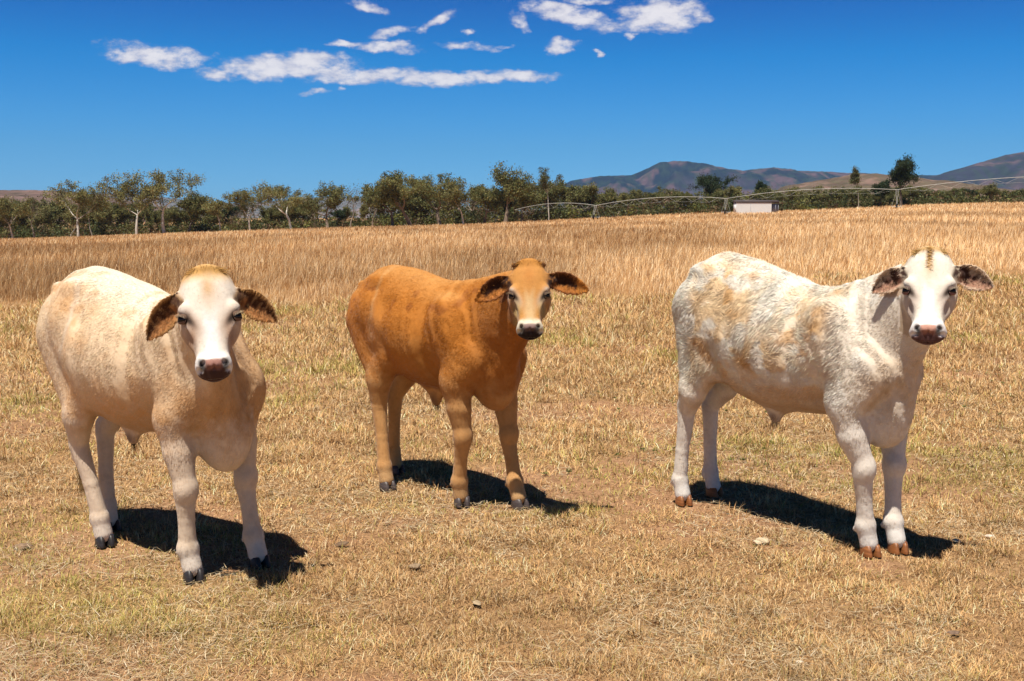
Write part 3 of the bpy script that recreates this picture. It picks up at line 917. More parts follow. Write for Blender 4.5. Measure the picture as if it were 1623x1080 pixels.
def paint_white(V, N, hd, near, P, ears, hs):
    c = np.tile(np.array((.90, .73, .55), np.float32), (len(V), 1))
    n1 = fbm(V, 4.5, 4, 43); n2 = fbm(V, 12, 4, 48); n3 = fbm(V, 45, 3, 49)
    flank = sstep(V[:, 0], .08, .2) * (1 - sstep(V[:, 0], 1.0, 1.12)) * sstep(V[:, 2], .66, .84)
    c = mixc(c, (.80, .55, .29), flank * sstep(n1, .38, .58) * .75)
    c = mixc(c, (.66, .37, .14), flank * sstep(n2, .54, .68) * .7)
    c = mixc(c, (.86, .80, .70), sstep(fbm(V, 9, 3, 61), .54, .64) * .8)
    c = mixc(c, (.87, .80, .69), (1 - sstep(V[:, 0], .06, .2)) * .75)
    c = mixc(c, (.82, .76, .66), sstep(V[:, 0], 1.0, 1.1) * .5)
    c = mixc(c, (.60, .38, .20), np.exp(-((V[:, 2] - .70) / .05) ** 2) * sstep(V[:, 0], .5, .75) * (1 - sstep(V[:, 0], .95, 1.05)) * .6)
    c = mixc(c, (.60, .42, .25), sstep(V[:, 0], 1.18, 1.34) * (1 - sstep(V[:, 2], .9, 1.1)) * .5)  # darker chest: shade below the head put into the coat colour
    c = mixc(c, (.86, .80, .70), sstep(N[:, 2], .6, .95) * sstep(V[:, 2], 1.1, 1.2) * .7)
    c *= (1 + (n3 - .5) * .16)[:, None]
    K = dict(leg=(.86, .76, .65), knee=(.60, .48, .40), pastern=(.80, .74, .67), belly_shade=(.36, .22, .12), cheek=(.66, .52, .38), jaw=(.56, .42, .28),
             face=(.83, .75, .62), forehead=(.60, .34, .12), spot=.5, blaze=(.88, .84, .83), poll=(.62, .38, .15), poll_len=.045, under=(.55, .43, .36),
             ring=(.45, .33, .27), ring_amt=.7, muzzle=(.84, .78, .75), nose=(.58, .30, .22), nose_dark=(.22, .085, .06), lip=(.10, .045, .04),
             bud=(.09, .05, .03), ear_back=(.74, .60, .44), ear_in=(.050, .020, .013), ear_low=(.62, .33, .22), low_amt=.9, ear_rim=(.68, .50, .34))
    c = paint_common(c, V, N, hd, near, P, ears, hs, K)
    a, b, d = hd.T                                                     # ginger parting down the forehead
    part = near * sstep(d, -.05, -.02) * (1 - sstep(a, .10, .17)) * sstep(a, -.03, .0) * np.exp(-((b + (fbm(V, 60, 2, 3) - .5) * .02) / .008) ** 2)
    return mixc(c, (.55, .28, .07), part * .8)


def tufts_for(pollc, lash, earc, switch, parting=False, sheath=None):
    def f(hp, t, s_, n, ears, tl, hs):
        out = []
        for k in range(22):
            x = -.062 + .124 * k / 21
            out.append((hp(.002 + 5.0 * x * x, x, -.026), t * .25 + s_ * x * 16 + n * .12 - t * .1, 24, (.006, .006, .005), .034, .0010, pollc))
        if parting:
            for k in range(14):
                out.append((hp(.01 + k * .009, 0, .002), s_ * (1 if k % 2 else -1) + n * .25, 16, (.003, .003, .002), .024, .0009, pollc))
        for (base, e1, e2, e3, ln, wd, tip) in ears:
            for k in range(10):
                l = .12 + .08 * k
                out.append((base + e1 * l * ln + e3 * .004 - e2 * wd * .25, e1 * .5 - e2 * .8 + e3 * .1, 9, (.010, .006, .003), .020, .0008, tuple(v * .6 for v in earc)))
                out.append((base + e1 * l * ln - e3 * .008 + e2 * wd * (.6 if l < .7 else .3), e1 * .6 + e2 * .7 - e3 * .2, 7, (.010, .004, .003), .012, .0007, lash))
        e = np.array(tl[-1][:3])
        out.append((e + np.array([0, 0, -.02]), (0.05, 0, -1), 220, (.008, .009, .05), .16, .0016, switch, .12))
        if sheath is not None: out.append((sheath, (.05, 0, -1), 40, (.012, .008, .004), .055, .0012, tuple(v * .5 for v in switch), .2))
        return out
    return f


def hair_len_fn(base, curly=0.0):
    def f(pos, nn, hh, onh):
        l = np.full(len(pos), base)
        l = np.where(onh, base * .6, l)
        l = np.where(pos[:, 2] < .5, base * .7, l)
        if curly:
            m = sstep(pos[:, 2], .62, .8) * (1 - sstep(pos[:, 0], 1.05, 1.2))
            l = l * (1 + curly * m * sstep(fbm(pos, 9, 2, 77), .40, .6))
        return l
    return f


COWS = [
    dict(name='calf', label='cream tan calf at the left with a white face and dark hooves', cat='calf',
         group='calves standing in the dry paddock', seed=11, tuck=.045, O=(-1.989, 5.425), h=(.7923, -.6101),
         poll=W(326, 420, 4.54), nose=W(340, 586, 4.32), head_w=1.14, muz=.88, horn=False,
         prof=[(-.42, 1.10, 1.02, .03), (-.38, 1.18, .92, .10), (-.30, 1.245, .82, .165), (-.18, 1.30, .74, .21), (-.03, 1.322, .68, .245), (.15, 1.30, .60, .275), (.35, 1.255, .565, .285),
               (.55, 1.20, .58, .255), (.72, 1.165, .60, .225), (.88, 1.11, .62, .195), (.98, 1.00, .68, .15), (1.05, .90, .76, .08)],
         hind_near=[(-.03, -.13, 1.04), (.15, -.165, .77), (.04, -.145, .62), (.005, -.125, .47), (.06, -.105, .29), (.10, -.09, .125), (.12, -.085, .03)],
         hind_far=[(-.03, .13, 1.04), (.08, .165, .77), (-.07, .145, .62), (-.15, .115, .47), (-.135, .10, .29), (-.115, .09, .125), (-.095, .085, .03)],
         fore_near=[(.72, -.15, 1.03), (.93, -.12, .82), (.81, -.165, .69), (.835, -.165, .55), (.865, -.16, .385), (.862, -.153, .13), (.888, -.15, .03)],
         fore_far=[(.72, .14, 1.03), (.93, .112, .82), (.83, .165, .69), (.85, .165, .55), (.875, .155, .385), (.925, .152, .13), (.96, .15, .03)],
         pin=(-.25, .98), hook=(.02, .17, 1.235), brisket=(.92, .455, .115), flank=(.22, .175, .76),
         neck=[((.66, 0, .98), .165, 'A', .100, .06, .76), ((.80, 0, .84), .17, 'J', .075, .06, .74), ((.60, 0, 1.07), .09, 'B', .065, .05, .6)],
         sheath=(.26, .515, .0), tail=[(-.36, 0, 1.20, .034), (-.38, 0, 1.10, .027), (-.32, 0, .90, .019), (-.22, -.01, .65, .014), (-.165, -.02, .40, .011)],
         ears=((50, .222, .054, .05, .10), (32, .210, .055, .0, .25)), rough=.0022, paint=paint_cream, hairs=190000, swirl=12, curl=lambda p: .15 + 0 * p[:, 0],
         hair_len=hair_len_fn(.014), fluff=.7, tufts=tufts_for((.60, .33, .10), (.62, .40, .2), (.55, .33, .15), (.25, .15, .06), False, (.26, 0, .50)),
         lid=((.14, .08, .05), (.16, .09, .06), (.80, .72, .60)), hoof_col=(.035, .030, .030), toe=dict(fore_near=-.45, fore_far=-.2, hind_near=-.3)),
    dict(name='calf', label='ginger orange calf in the middle with a pale muzzle, smallest of all', cat='calf',
         group='calves standing in the dry paddock', seed=22, tuck=.055, O=(-.716, 6.643), h=(.689, -.7248),
         poll=W(838, 411, 5.64), nose=W(840, 525, 5.44), head_w=1.09, muz=1.04,
         prof=[(-.36, 1.08, 1.0, .03), (-.33, 1.13, .92, .09), (-.26, 1.19, .82, .15), (-.14, 1.25, .745, .195), (.0, 1.277, .70, .225), (.14, 1.272, .655, .25), (.3, 1.25, .61, .265),
               (.48, 1.21, .60, .245), (.64, 1.175, .62, .215), (.8, 1.13, .64, .18), (.92, 1.03, .68, .14), (1.0, .92, .76, .08)],
         hind_near=[(-.01, -.12, 1.0), (.17, -.16, .76), (.09, -.155, .62), (.085, -.15, .46), (.115, -.155, .29), (.145, -.163, .125), (.168, -.165, .03)],
         hind_far=[(-.01, .12, 1.0), (.08, .155, .76), (-.03, .14, .62), (-.115, .12, .46), (-.135, .125, .29), (-.15, .13, .125), (-.135, .135, .03)],
         fore_near=[(.68, -.135, 1.01), (.86, -.12, .81), (.755, -.145, .68), (.775, -.14, .54), (.785, -.125, .38), (.738, -.107, .13), (.745, -.10, .03)],
         fore_far=[(.70, .135, 1.01), (.88, .12, .81), (.82, .135, .68), (.85, .13, .54), (.885, .12, .375), (.945, .11, .13), (.985, .105, .03)],
         pin=(-.20, .95), hook=(.04, .155, 1.20), brisket=(.90, .53, .10), flank=(.24, .165, .76),
         neck=[((.60, 0, .98), .16, 'A', .095, .06, .74), ((.76, 0, .86), .165, 'J', .075, .06, .72), ((.54, 0, 1.09), .08, 'B', .065, .05, .6)],
         sheath=(.42, .52, .0), tail=[(-.31, 0, 1.14, .030), (-.34, 0, 1.05, .024), (-.28, 0, .85, .017), (-.19, 0, .62, .013), (-.15, 0, .50, .010)],
         ears=((27, .215, .054, .05, .25), (12, .228, .054, .0, .35)), rough=.0022, paint=paint_orange, hairs=150000, swirl=12, curl=lambda p: .15 + 0 * p[:, 0],
         hair_len=hair_len_fn(.013), fluff=.7, tufts=tufts_for((.48, .21, .04), (.45, .2, .05), (.50, .22, .06), (.20, .09, .03), False, (.42, 0, .505)),
         lid=((.10, .06, .04), (.16, .11, .07), (.60, .50, .38)), hoof_col=(.085, .065, .060), toe=dict(fore_near=-.5, fore_far=-.1, hind_near=-.1)),
    dict(name='calf', label='shaggy white calf at the right with tan curls on its flank and orange hooves', cat='calf',
         group='calves standing in the dry paddock', seed=33, tuck=.055, O=(1.025, 6.177), h=(.570, -.8216),
         poll=W(1474, 391, 4.95), nose=W(1471, 529, 4.74), head_w=1.09, muz=1.08, horn=False,
         prof=[(-.16, 1.14, 1.04, .03), (-.12, 1.22, .94, .10), (-.04, 1.30, .84, .165), (.07, 1.355, .765, .215), (.2, 1.368, .71, .245), (.4, 1.335, .615, .275), (.62, 1.27, .58, .28),
               (.86, 1.205, .60, .25), (1.03, 1.18, .62, .215), (1.17, 1.13, .64, .18), (1.28, 1.03, .70, .14), (1.36, .93, .78, .08)],
         hind_near=[(.08, -.13, 1.08), (.23, -.165, .79), (.11, -.15, .63), (.045, -.13, .49), (.02, -.133, .29), (.01, -.135, .125), (.035, -.135, .03)],
         hind_far=[(.08, .13, 1.08), (.20, .165, .79), (.06, .145, .63), (-.03, .125, .49), (-.035, .13, .29), (-.03, .135, .125), (-.005, .137, .03)],
         fore_near=[(1.0, -.15, 1.05), (1.23, -.13, .85), (1.12, -.155, .70), (1.155, -.145, .55), (1.20, -.115, .395), (1.20, -.085, .13), (1.22, -.078, .03)],
         fore_far=[(1.02, .13, 1.05), (1.20, .10, .85), (1.14, .15, .70), (1.17, .13, .55), (1.205, .10, .39), (1.23, .078, .13), (1.262, .070, .03)],
         pin=(-.01, 1.03), hook=(.14, .17, 1.285), brisket=(1.20, .495, .11), flank=(.32, .175, .78),
         neck=[((.98, 0, 1.02), .16, 'A', .105, .06, .76), ((1.10, 0, .90), .17, 'J', .080, .06, .74), ((.92, 0, 1.10), .09, 'B', .080, .05, .6)],
         sheath=(.56, .535, .0), tail=[(-.10, 0, 1.22, .034), (-.165, 0, 1.12, .028), (-.17, 0, .92, .020), (-.13, 0, .68, .014), (-.09, 0, .52, .011)],
         ears=((30, .175, .052, .05, .15), (17, .190, .054, .0, .3)), rough=.0070, paint=paint_white, hairs=170000, swirl=16, curl=lambda p: .2 + 1.6 * sstep(p[:, 2], .62, .8) * (1 - sstep(p[:, 0], .95, 1.1)),
         hair_len=hair_len_fn(.014, .9), fluff=.7, hair_w=1.15, tufts=tufts_for((.62, .38, .14), (.80, .70, .58), (.70, .48, .30), (.6, .5, .35), True, (.56, 0, .52)),
         lid=((.14, .09, .07), (.22, .11, .09), (.80, .74, .64)), hoof_col=(.30, .11, .035), toe=dict(fore_near=-.4, fore_far=-.5, hind_near=-.4)),
]
for _c in COWS:
    build_cow(_c)
print('cattle', round(time.time() - T0, 1))


# ------------------------------------------------------------------ land
EDGE_PX = [(-400, 384), (0, 381), (250, 372), (500, 362), (750, 356), (870, 350), (1000, 343), (1083, 339), (1200, 336.5), (1300, 333), (1400, 328), (1500, 323.5), (1623, 321.5), (2000, 318)]
EDGE_D = 300.0
_eu = np.array([(x - 811.5) / FPX for x, y in EDGE_PX]); _ez = np.array([EYE - (y - HZ) * EDGE_D / FPX for x, y in EDGE_PX])
_uu = np.linspace(-.75, .75, 301); _zz = np.interp(_uu, _eu, _ez)
_zz = np.convolve(np.pad(_zz, 12, mode='edge'), np.hanning(25) / np.hanning(25).sum(), 'valid')


def ground_z(x, y):
    x = np.asarray(x, float); y = np.asarray(y, float)
    d = np.maximum(y, .5)
    ze = np.interp(np.clip(x / d, -.75, .75), _uu, _zz)
    s = np.clip((y - 14) / (EDGE_D - 14), 0, 1)
    z = ze * (s ** 1.22 * (1 - .12 * (s > 1)))
    P = np.stack([x, y], -1).reshape(-1, 2)
    w = sstep(np.hypot(x, y), 8, 30)
    z = z + w * ((fbm(P, .035, 3, 91) - .5) * .9).reshape(x.shape) * sstep(y, 10, 60) * (1 - sstep(y, 200, 300)) * .45
    return z


def lawn_bump(x, y):
    P = np.stack([x, y], -1).reshape(-1, 2)
    b = ((fbm(P, 1.7, 3, 71) - .5) * .05 + (fbm(P, 9.0, 3, 72) - .5) * .018).reshape(np.shape(x))
    return b


def flat_near_feet(x, y):
    m = np.ones(np.shape(x))
    for f in FEET:
        m = np.minimum(m, sstep(np.hypot(x - f[0], y - f[1]), .07, .28))
    return m


FEET = []
for _c in COWS:
    for _k in ('hind_near', 'hind_far', 'fore_near', 'fore_far'):
        _f = _c[_k][-1]
        FEET.append((_c['O'][0] + _f[0] * _c['h'][0] - _f[1] * _c['h'][1], _c['O'][1] + _f[0] * _c['h'][1] + _f[1] * _c['h'][0]))


def tall_edge(x, y):
    """how far out the standing grass begins, along each bearing"""
    u = x / np.maximum(y, 1)
    P = np.stack([x * .25, y * .06], -1).reshape(-1, 2)
    return np.interp(u, [-.5, -.3, -.1, .1, .3, .5], [16.5, 17.5, 20.0, 23, 27, 28]) * (1 + ((fbm(P, 1.0, 4, 15, .65) - .5) * .75).reshape(np.shape(x)))


def ground_colour(P):
    """soil / straw / green patchwork shared by the sheet and the blades"""
    big = fbm(P, .55, 3, 31); mid = fbm(P, 2.2, 3, 32); gr = fbm(P, .42, 3, 33); soil = fbm(P, .9, 4, 34)
    green = sstep(gr + (mid - .5) * .3 + .10 * sstep(-P[:, 0], .2, 2.2) * (1 - sstep(P[:, 1], 4.5, 7)) + .02, .53, .72)
    bare = sstep(soil + .28 * np.exp(-((P[:, 0] + 1.72) ** 2 + (P[:, 1] - 3.86) ** 2) / .05) + .10 * np.exp(-((P[:, 0] - .25) ** 2 / .5 + (P[:, 1] - 4.0) ** 2 / .12)) + .10 * np.exp(-((P[:, 0] - .75) ** 2 / .30 + (P[:, 1] - 8.2) ** 2 / 2.5))
                 + .07 * np.exp(-((P[:, 0] - .55) ** 2 / .6 + (P[:, 1] - 6.3) ** 2 / 1.2)), .565, .70)
    return green * .6, bare * .72, mid


def build_ground():
    nr, na = 420, 360
    r = np.concatenate([[.4], np.geomspace(1.2, 40, 270), np.geomspace(41, 9400, 149)])
    a = np.concatenate([np.linspace(-R(34), R(34), 301), np.linspace(R(34), 2 * math.pi - R(34), 80)[1:-1]])
    na = len(a); nr = len(r)
    X = r[:, None] * np.sin(a)[None]; Y = r[:, None] * np.cos(a)[None]
    Z = ground_z(X, Y)
    near = 1 - sstep(np.hypot(X, Y), 14, 30)
    Z = Z + lawn_bump(X, Y) * near * flat_near_feet(X, Y) - .012
    V = np.stack([X, Y, Z], -1).reshape(-1, 3)
    i = np.arange(nr - 1)[:, None] * na; j = np.arange(na)[None]; j2 = (j + 1) % na
    F = np.stack([i + j, i + j2, i + na + j2, i + na + j], -1).reshape(-1, 4)
    P = V[:, :2]
    green, bare, mid = ground_colour(P)
    c = np.tile(np.array((.44, .275, .145)), (len(V), 1))
    c = mixc(c, (.30, .24, .09), green * .5)
    c = mixc(c, (.47, .27, .165), bare)
    tall = sstep(P[:, 1] - tall_edge(P[:, 0], P[:, 1]), -.5, 1.0)
    c = mixc(c, (.46, .275, .135), tall)
    m, g, p = principled('dry_ground', .95, .05)
    at = g.new('ShaderNodeAttribute', attribute_name='Col'); tc = g.new('ShaderNodeTexCoord')
    n1 = g.noise(tc.outputs['Object'], 26, 6, .7); n2 = g.noise(tc.outputs['Object'], 110, 4, .7)
    nf = g.noise(g.mapping(tc.outputs['Object'], (.5, .12, .5)), 1.0, 6, .65)
    c2 = g.mix(1.0, at.outputs['Color'], g.ramp(n1, [(.28, (.60, .56, .50)), (.72, (1.3, 1.25, 1.2))]), 'MULTIPLY')
    c2 = g.mix(1.0, c2, g.ramp(n2, [(.3, (.62, .60, .58)), (.7, (1.28, 1.28, 1.28))]), 'MULTIPLY')
    c2 = g.mix(1.0, c2, g.ramp(nf, [(.3, (.86, .84, .82)), (.7, (1.14, 1.14, 1.14))]), 'MULTIPLY')
    g.l.new(c2, p.inputs['Base Color'])
    b = g.new('ShaderNodeBump'); b.inputs['Strength'].default_value = .9; b.inputs['Distance'].default_value = .02
    g.l.new(g.math('ADD', n1, g.math('MULTIPLY', n2, .5)), b.inputs['Height']); g.l.new(b.outputs[0], p.inputs['Normal'])
    o = link('ground', np_mesh('ground', V, F, smooth=True, color=c), None, m)
    tag(o, kind='structure')


def blades(base, az, lean, length, width, colour, curl=.5):
    """grass blades: two bent segments ending in a point; returns verts, tris, colours"""
    n = len(base)
    d = np.stack([np.sin(az), np.cos(az), np.zeros(n)], 1)
    sdv = np.stack([np.cos(az), -np.sin(az), np.zeros(n)], 1)
    up = np.array([0, 0, 1.0])
    l1 = lean[:, None]; l2 = np.clip(lean + curl, 0, 1.75)[:, None]
    m = base + (d * np.sin(l1) + up * np.cos(l1)) * length[:, None] * .5
    t = m + (d * np.sin(l2) + up * np.cos(l2)) * length[:, None] * .5
    w = width[:, None]
    V = np.stack([base - sdv * w, base + sdv * w, m - sdv * w * .8, m + sdv * w * .8, t], 1).reshape(-1, 3)
    b = (np.arange(n) * 5)[:, None]
    F = np.concatenate([b + np.array([[0, 1, 3]]), b + np.array([[0, 3, 2]]), b + np.array([[2, 3, 4]])])
    return V, F, np.repeat(colour, 5, axis=0)


def pick_colours(rg, n, pal, wts):
    pal = np.array(pal); k = rg.choice(len(pal), n, p=np.array(wts) / sum(wts))
    return pal[k] * rg.uniform(.72, 1.22, (n, 1))


MAT_GRASS = vcol_mat('dry_grass', .75, .12, translucent=.18)


def build_lawn():
    rg = np.random.default_rng(4)
    parts = []
    N = 1400000
    dist = np.exp(rg.uniform(math.log(2.9), math.log(34), N)); u = rg.uniform(-.62, .62, N)
    x = u * dist; y = dist
    # clumps
    P = np.stack([x, y], 1)
    clump = fbm(P, 7.0, 3, 51)
    green, bare, mid = ground_colour(P)
    keep = rg.random(N) < np.clip(.38 + 1.5 * (clump - .30), .2, 1) * (1 - .8 * bare)
    keep &= y < tall_edge(x, y) + 1.5
    x, y, P, clump, green, mid, bare = (q[keep] for q in (x, y, P, clump, green, mid, bare)); n = len(x); dist = y
    wear = flat_near_feet(x, y)
    z = ground_z(x, y) + lawn_bump(x, y) * wear * (1 - sstep(np.hypot(x, y), 14, 30)) - .012
    far = np.clip(dist / 5.0, .75, 5)
    straw = pick_colours(rg, n, [(.78, .55, .30), (.64, .41, .20), (.88, .72, .48), (.40, .23, .11), (.70, .46, .22), (.22, .12, .06)], [5, 4, 3.4, 2.8, 4, 2.0])
    grn = pick_colours(rg, n, [(.50, .45, .14), (.36, .36, .10), (.60, .50, .19), (.24, .26, .07)], [4, 3, 4, 1])
    isg = rg.random(n) < green * .62 + .05
    col = np.where(isg[:, None], grn, straw)
    nl = fbm(P, 3.2, 3, 57); col = col * (1 + (nl - .5) * .7)[:, None]
    L = rg.uniform(.012, .050, n) * (1 + .9 * sstep(clump, .5, .75)) * np.clip(dist / 6, .9, 1.9) * (.55 + .45 * wear)
    L *= 1 + .9 * sstep(y, 9, 22)
    lean = np.abs(rg.normal(.95, .42, n)) * np.where(isg, .75, 1.0); lean = np.clip(lean, .05, 1.5)
    w = rg.uniform(.0008, .0021, n) * far * np.array([1.0])
    col = np.clip(col * np.array([1.03, .94, .84]), 0, .9)
    V, F, C = blades(np.stack([x, y, z], 1), rg.uniform(0, 2 * math.pi, n), lean, L, w, col, .45)
    o = link('short_grass', np_mesh('short_grass', V, F, color=C), None, MAT_GRASS)
    tag(o, 'short dry grass with green tints trampled over the near paddock', 'grass', kind='stuff')
    # loose straw lying flat
    N = 90000
    dist = np.exp(rg.uniform(math.log(2.9), math.log(22), N)); u = rg.uniform(-.6, .6, N); x = u * dist; y = dist
    P = np.stack([x, y], 1); pat = fbm(P, 1.6, 3, 55); k = rg.random(N) < sstep(pat, .40, .62); x, y, pat = x[k], y[k], pat[k]; n = len(x)
    z = ground_z(x, y) + lawn_bump(x, y) * flat_near_feet(x, y) - .002 + rg.uniform(0, .012, n)
    V, F, C = blades(np.stack([x, y, z], 1), rg.uniform(0, 2 * math.pi, n), rg.uniform(1.35, 1.6, n), rg.uniform(.03, .10, n), rg.uniform(.0008, .0019, n) * np.clip(y / 5, .8, 4),
                     pick_colours(rg, n, [(.72, .58, .38), (.60, .45, .26), (.80, .68, .48), (.42, .28, .14)], [3, 4, 1.5, 2]), .06)
    o = link('loose_straw', np_mesh('loose_straw', V, F, color=C), None, MAT_GRASS)
    tag(o, 'loose pale straw lying on the bare ground between the calves', 'straw', kind='stuff')


def build_tall_grass():
    rg = np.random.default_rng(8)
    N = 820000
    # more of the blades where the field is nearest
    t = rg.random(N) ** 1.35
    dist = np.exp(math.log(15) + t * math.log(310 / 15.0)); u = rg.uniform(-.56, .56, N)
    x = u * dist; y = dist
    P = np.stack([x, y], 1)
    edge = tall_edge(x, y); into = y - edge
    tus = fbm(np.stack([x * 1.1, y * .8], 1), 1.0, 3, 61); broad = fbm(np.stack([x * .12, y * .035], 1), 1.0, 3, 62); strip = fbm(np.stack([x * .02, y * .06], 1), 1.0, 3, 63)
    keep = (into > -1) & (rg.random(N) < np.clip(.30 + 1.6 * (tus - .35), .08, 1) * np.clip(.20 + into / 12, .05, 1))
    x, y, tus, broad, strip, into = (q[keep] for q in (x, y, tus, broad, strip, into)); n = len(x)
    z = ground_z(x, y) - .02
    H = (.26 + .34 * sstep(tus, .35, .7)) * rg.uniform(.6, 1.2, n) * (.28 + .72 * sstep(into, -2, 15)) * (.75 + .5 * broad)
    far = np.clip(y / 20.0, .75, 15)
    col = pick_colours(rg, n, [(.74, .49, .24), (.84, .63, .38), (.62, .38, .18), (.90, .76, .53), (.44, .25, .12)], [4, 4.5, 3, 3.2, 1.6])
    tone = 1 + (broad - .5)[:, None] * np.array([.75, .85, .9]) + (strip - .5)[:, None] * np.array([.4, .5, .6])
    col = col * np.array([1.06, .96, .86])
    tone *= np.interp(x / y, [-.5, -.2, .1, .5], [.86, .92, 1.0, 1.06])[:, None]
    col = col * tone
    dark = sstep(.62 - broad, .10, .22) * .55 * (rg.random(n) < .5)
    col = mixc(col, (.24, .14, .06), dark)
    w = rg.uniform(.0022, .0046, n) * far
    lean = np.clip(np.abs(rg.normal(.30, .30, n)), 0, 1.2)
    V, F, C = blades(np.stack([x, y, z], 1), rg.normal(math.pi * .5, 1.3, n), lean, H, w, col, .35)
    o = link('tall_grass', np_mesh('tall_grass', V, F, color=C), None, MAT_GRASS)
    tag(o, 'tall wheat coloured dry grass standing across the whole field', 'grass', kind='stuff')


def build_weeds():
    """low dark green weeds dotted through the turf"""
    rg = np.random.default_rng(19)
    spots = []
    for (px, py, r, k) in [(1560, 640, 1.1, 40), (1380, 575, 1.3, 24), (1130, 720, .5, 16), (1080, 650, .7, 12), (880, 745, .3, 6), (70, 560, .8, 8), (980, 600, 1.2, 12)]:
        d = px_dir(px, py); t = -EYE / d.z
        for i in range(k): spots.append((d.x * t + rg.normal(0, r * .6), d.y * t + rg.normal(0, r)))
    S = np.array(spots); S = S[S[:, 1] > 3.2]
    Vs, Fs, Cs, o = [], [], [], 0
    for x, y in S:
        m = rg.integers(8, 22); L = rg.uniform(.014, .032)
        base = np.array([x, y, float(ground_z(np.array([x]), np.array([y]))[0]) + .004]) + rg.normal(0, .008, (m, 3)) * [1, 1, 0]
        V, F, C = blades(base, rg.uniform(0, 6.28, m), rg.uniform(.2, 1.2, m), rg.uniform(.6, 1.2, m) * L, rg.uniform(.0025, .0050, m), np.array([(.17, .18, .055)]) * rg.uniform(.5, 1.5, (m, 1)), .5)
        Vs.append(V); Fs.append(F + o); Cs.append(C); o += len(V)
    ob = link('weeds', np_mesh('weeds', np.concatenate(Vs), np.concatenate(Fs), color=np.concatenate(Cs)), None, MAT_GRASS)
    tag(ob, 'small dark green weeds dotted through the dry turf', 'weeds', kind='stuff')


build_ground()
build_weeds()
build_lawn()
build_tall_grass()
print('land', round(time.time() - T0, 1))


# ------------------------------------------------------------------ far hills
def build_hills(name, D, depth, prof, col_lo, col_hi, patch, seed, gully=.25, tex=1.0, base_px=360, dark=(.03, .05, .03)):
    nx, ny = 420, 46
    cols = np.linspace(prof[0][0], prof[-1][0], nx); u = (cols - 811.5) / FPX
    py = np.interp(cols, [p[0] for p in prof], [p[1] for p in prof])
    ker = np.hanning(9); ker /= ker.sum(); py = np.convolve(np.pad(py, 4, mode='edge'), ker, 'valid')
    crest = EYE + (HZ - py) * D / FPX
    zb = EYE - (base_px - HZ) * D / FPX
    v = np.linspace(0, 1, ny)                    # 0 foot, .7 crest, 1 back foot
    yy = D + (v - .7) * depth
    X = u[None] * D * np.ones((ny, 1)); Y = np.repeat(yy[:, None], nx, 1)
    shape = np.where(v < .7, np.sin(np.clip(v / .7, 0, 1) * math.pi / 2) ** 1.1, np.cos(np.clip((v - .7) / .3, 0, 1) * math.pi / 2))
    P = np.stack([X, Y], -1).reshape(-1, 2)
    s = 1 / (D * .035)
    rid = (1 - np.abs(2 * fbm(P * [1, .45], s, 4, seed) - 1)).reshape(ny, nx)
    Z = zb + (crest - zb)[None] * (shape[:, None] * (1 - gully * (1 - rid) * np.sin(np.clip(v / .7, 0, 1) * math.pi)[:, None] * (v < .7)[:, None] * 1.6))
    Z += (fbm(P, s * 6, 3, seed + 2).reshape(ny, nx) - .5) * D * .0012 * (shape[:, None] > .3)
    V = np.stack([X, Y, Z], -1).reshape(-1, 3)
    i = np.arange(ny - 1)[:, None] * nx; j = np.arange(nx - 1)[None]
    F = np.stack([i + j, i + j + 1, i + nx + j + 1, i + nx + j], -1).reshape(-1, 4)
    h = np.repeat(shape[:, None], nx, 1).reshape(-1)
    nz = fbm(P * [1, .5], s * 2.2, 4, seed + 4)
    c = np.tile(np.array(col_lo), (len(V), 1))
    c = mixc(c, col_hi, sstep(h + (nz - .5) * .9, .45, .8))
    c = mixc(c, patch, sstep(nz, .54, .66) * .8)
    c = mixc(c, dark, sstep(fbm(P, s * 9, 3, seed + 6), .48, .62) * .55)
    m = vcol_mat(name + '_cover', .95, .02, noise_scale=.02 * tex, noise_amt=.35)
    o = link(name, np_mesh(name, V, F, smooth=True, color=c), None, m)
    tag(o, kind='structure')


build_hills('mountain_range', 7000, 2600, [(860, 345), (885, 297), (905, 287), (945, 281), (1000, 279), (1030, 266), (1042, 259), (1075, 257), (1110, 262), (1165, 273), (1190, 270), (1215, 267), (1260, 272), (1310, 274),
            (1345, 276), (1400, 279), (1480, 279), (1560, 300), (1623, 310), (1700, 345)], (.065, .048, .068), (.008, .014, .028), (.14, .080, .085), 101, .30)
build_hills('mountain_slope', 5200, 2200, [(1400, 345), (1470, 283), (1500, 273), (1540, 261), (1562, 255), (1580, 249), (1623, 241), (1680, 226), (1800, 215), (1950, 240), (2100, 345)], (.085, .06, .075), (.035, .035, .055), (.13, .08, .085), 131, .35)
build_hills('distant_hills', 6500, 1800, [(100, 345), (150, 308), (200, 307), (240, 311), (300, 318), (330, 322), (400, 323), (480, 316), (530, 313), (570, 316), (620, 322), (760, 330), (880, 345)], (.20, .17, .16), (.16, .15, .15), (.30, .21, .18), 161, .3)
build_hills('scrubby_hill', 1300, 700, [(-500, 330), (-300, 312), (-100, 305), (0, 303), (60, 302), (110, 304), (150, 309), (200, 318), (260, 330), (330, 345)], (.17, .105, .085), (.15, .10, .085), (.22, .14, .12), 191, .12, 3.0, 385, dark=(.07, .06, .04))
build_hills('low_scrub_hill', 1500, 500, [(1180, 345), (1240, 296), (1300, 286), (1345, 278), (1380, 276), (1420, 282), (1470, 287), (1530, 296), (1600, 310), (1660, 345)], (.16, .11, .075), (.13, .09, .065), (.22, .14, .11), 201, .12, 3.0, 350, dark=(.10, .09, .05))


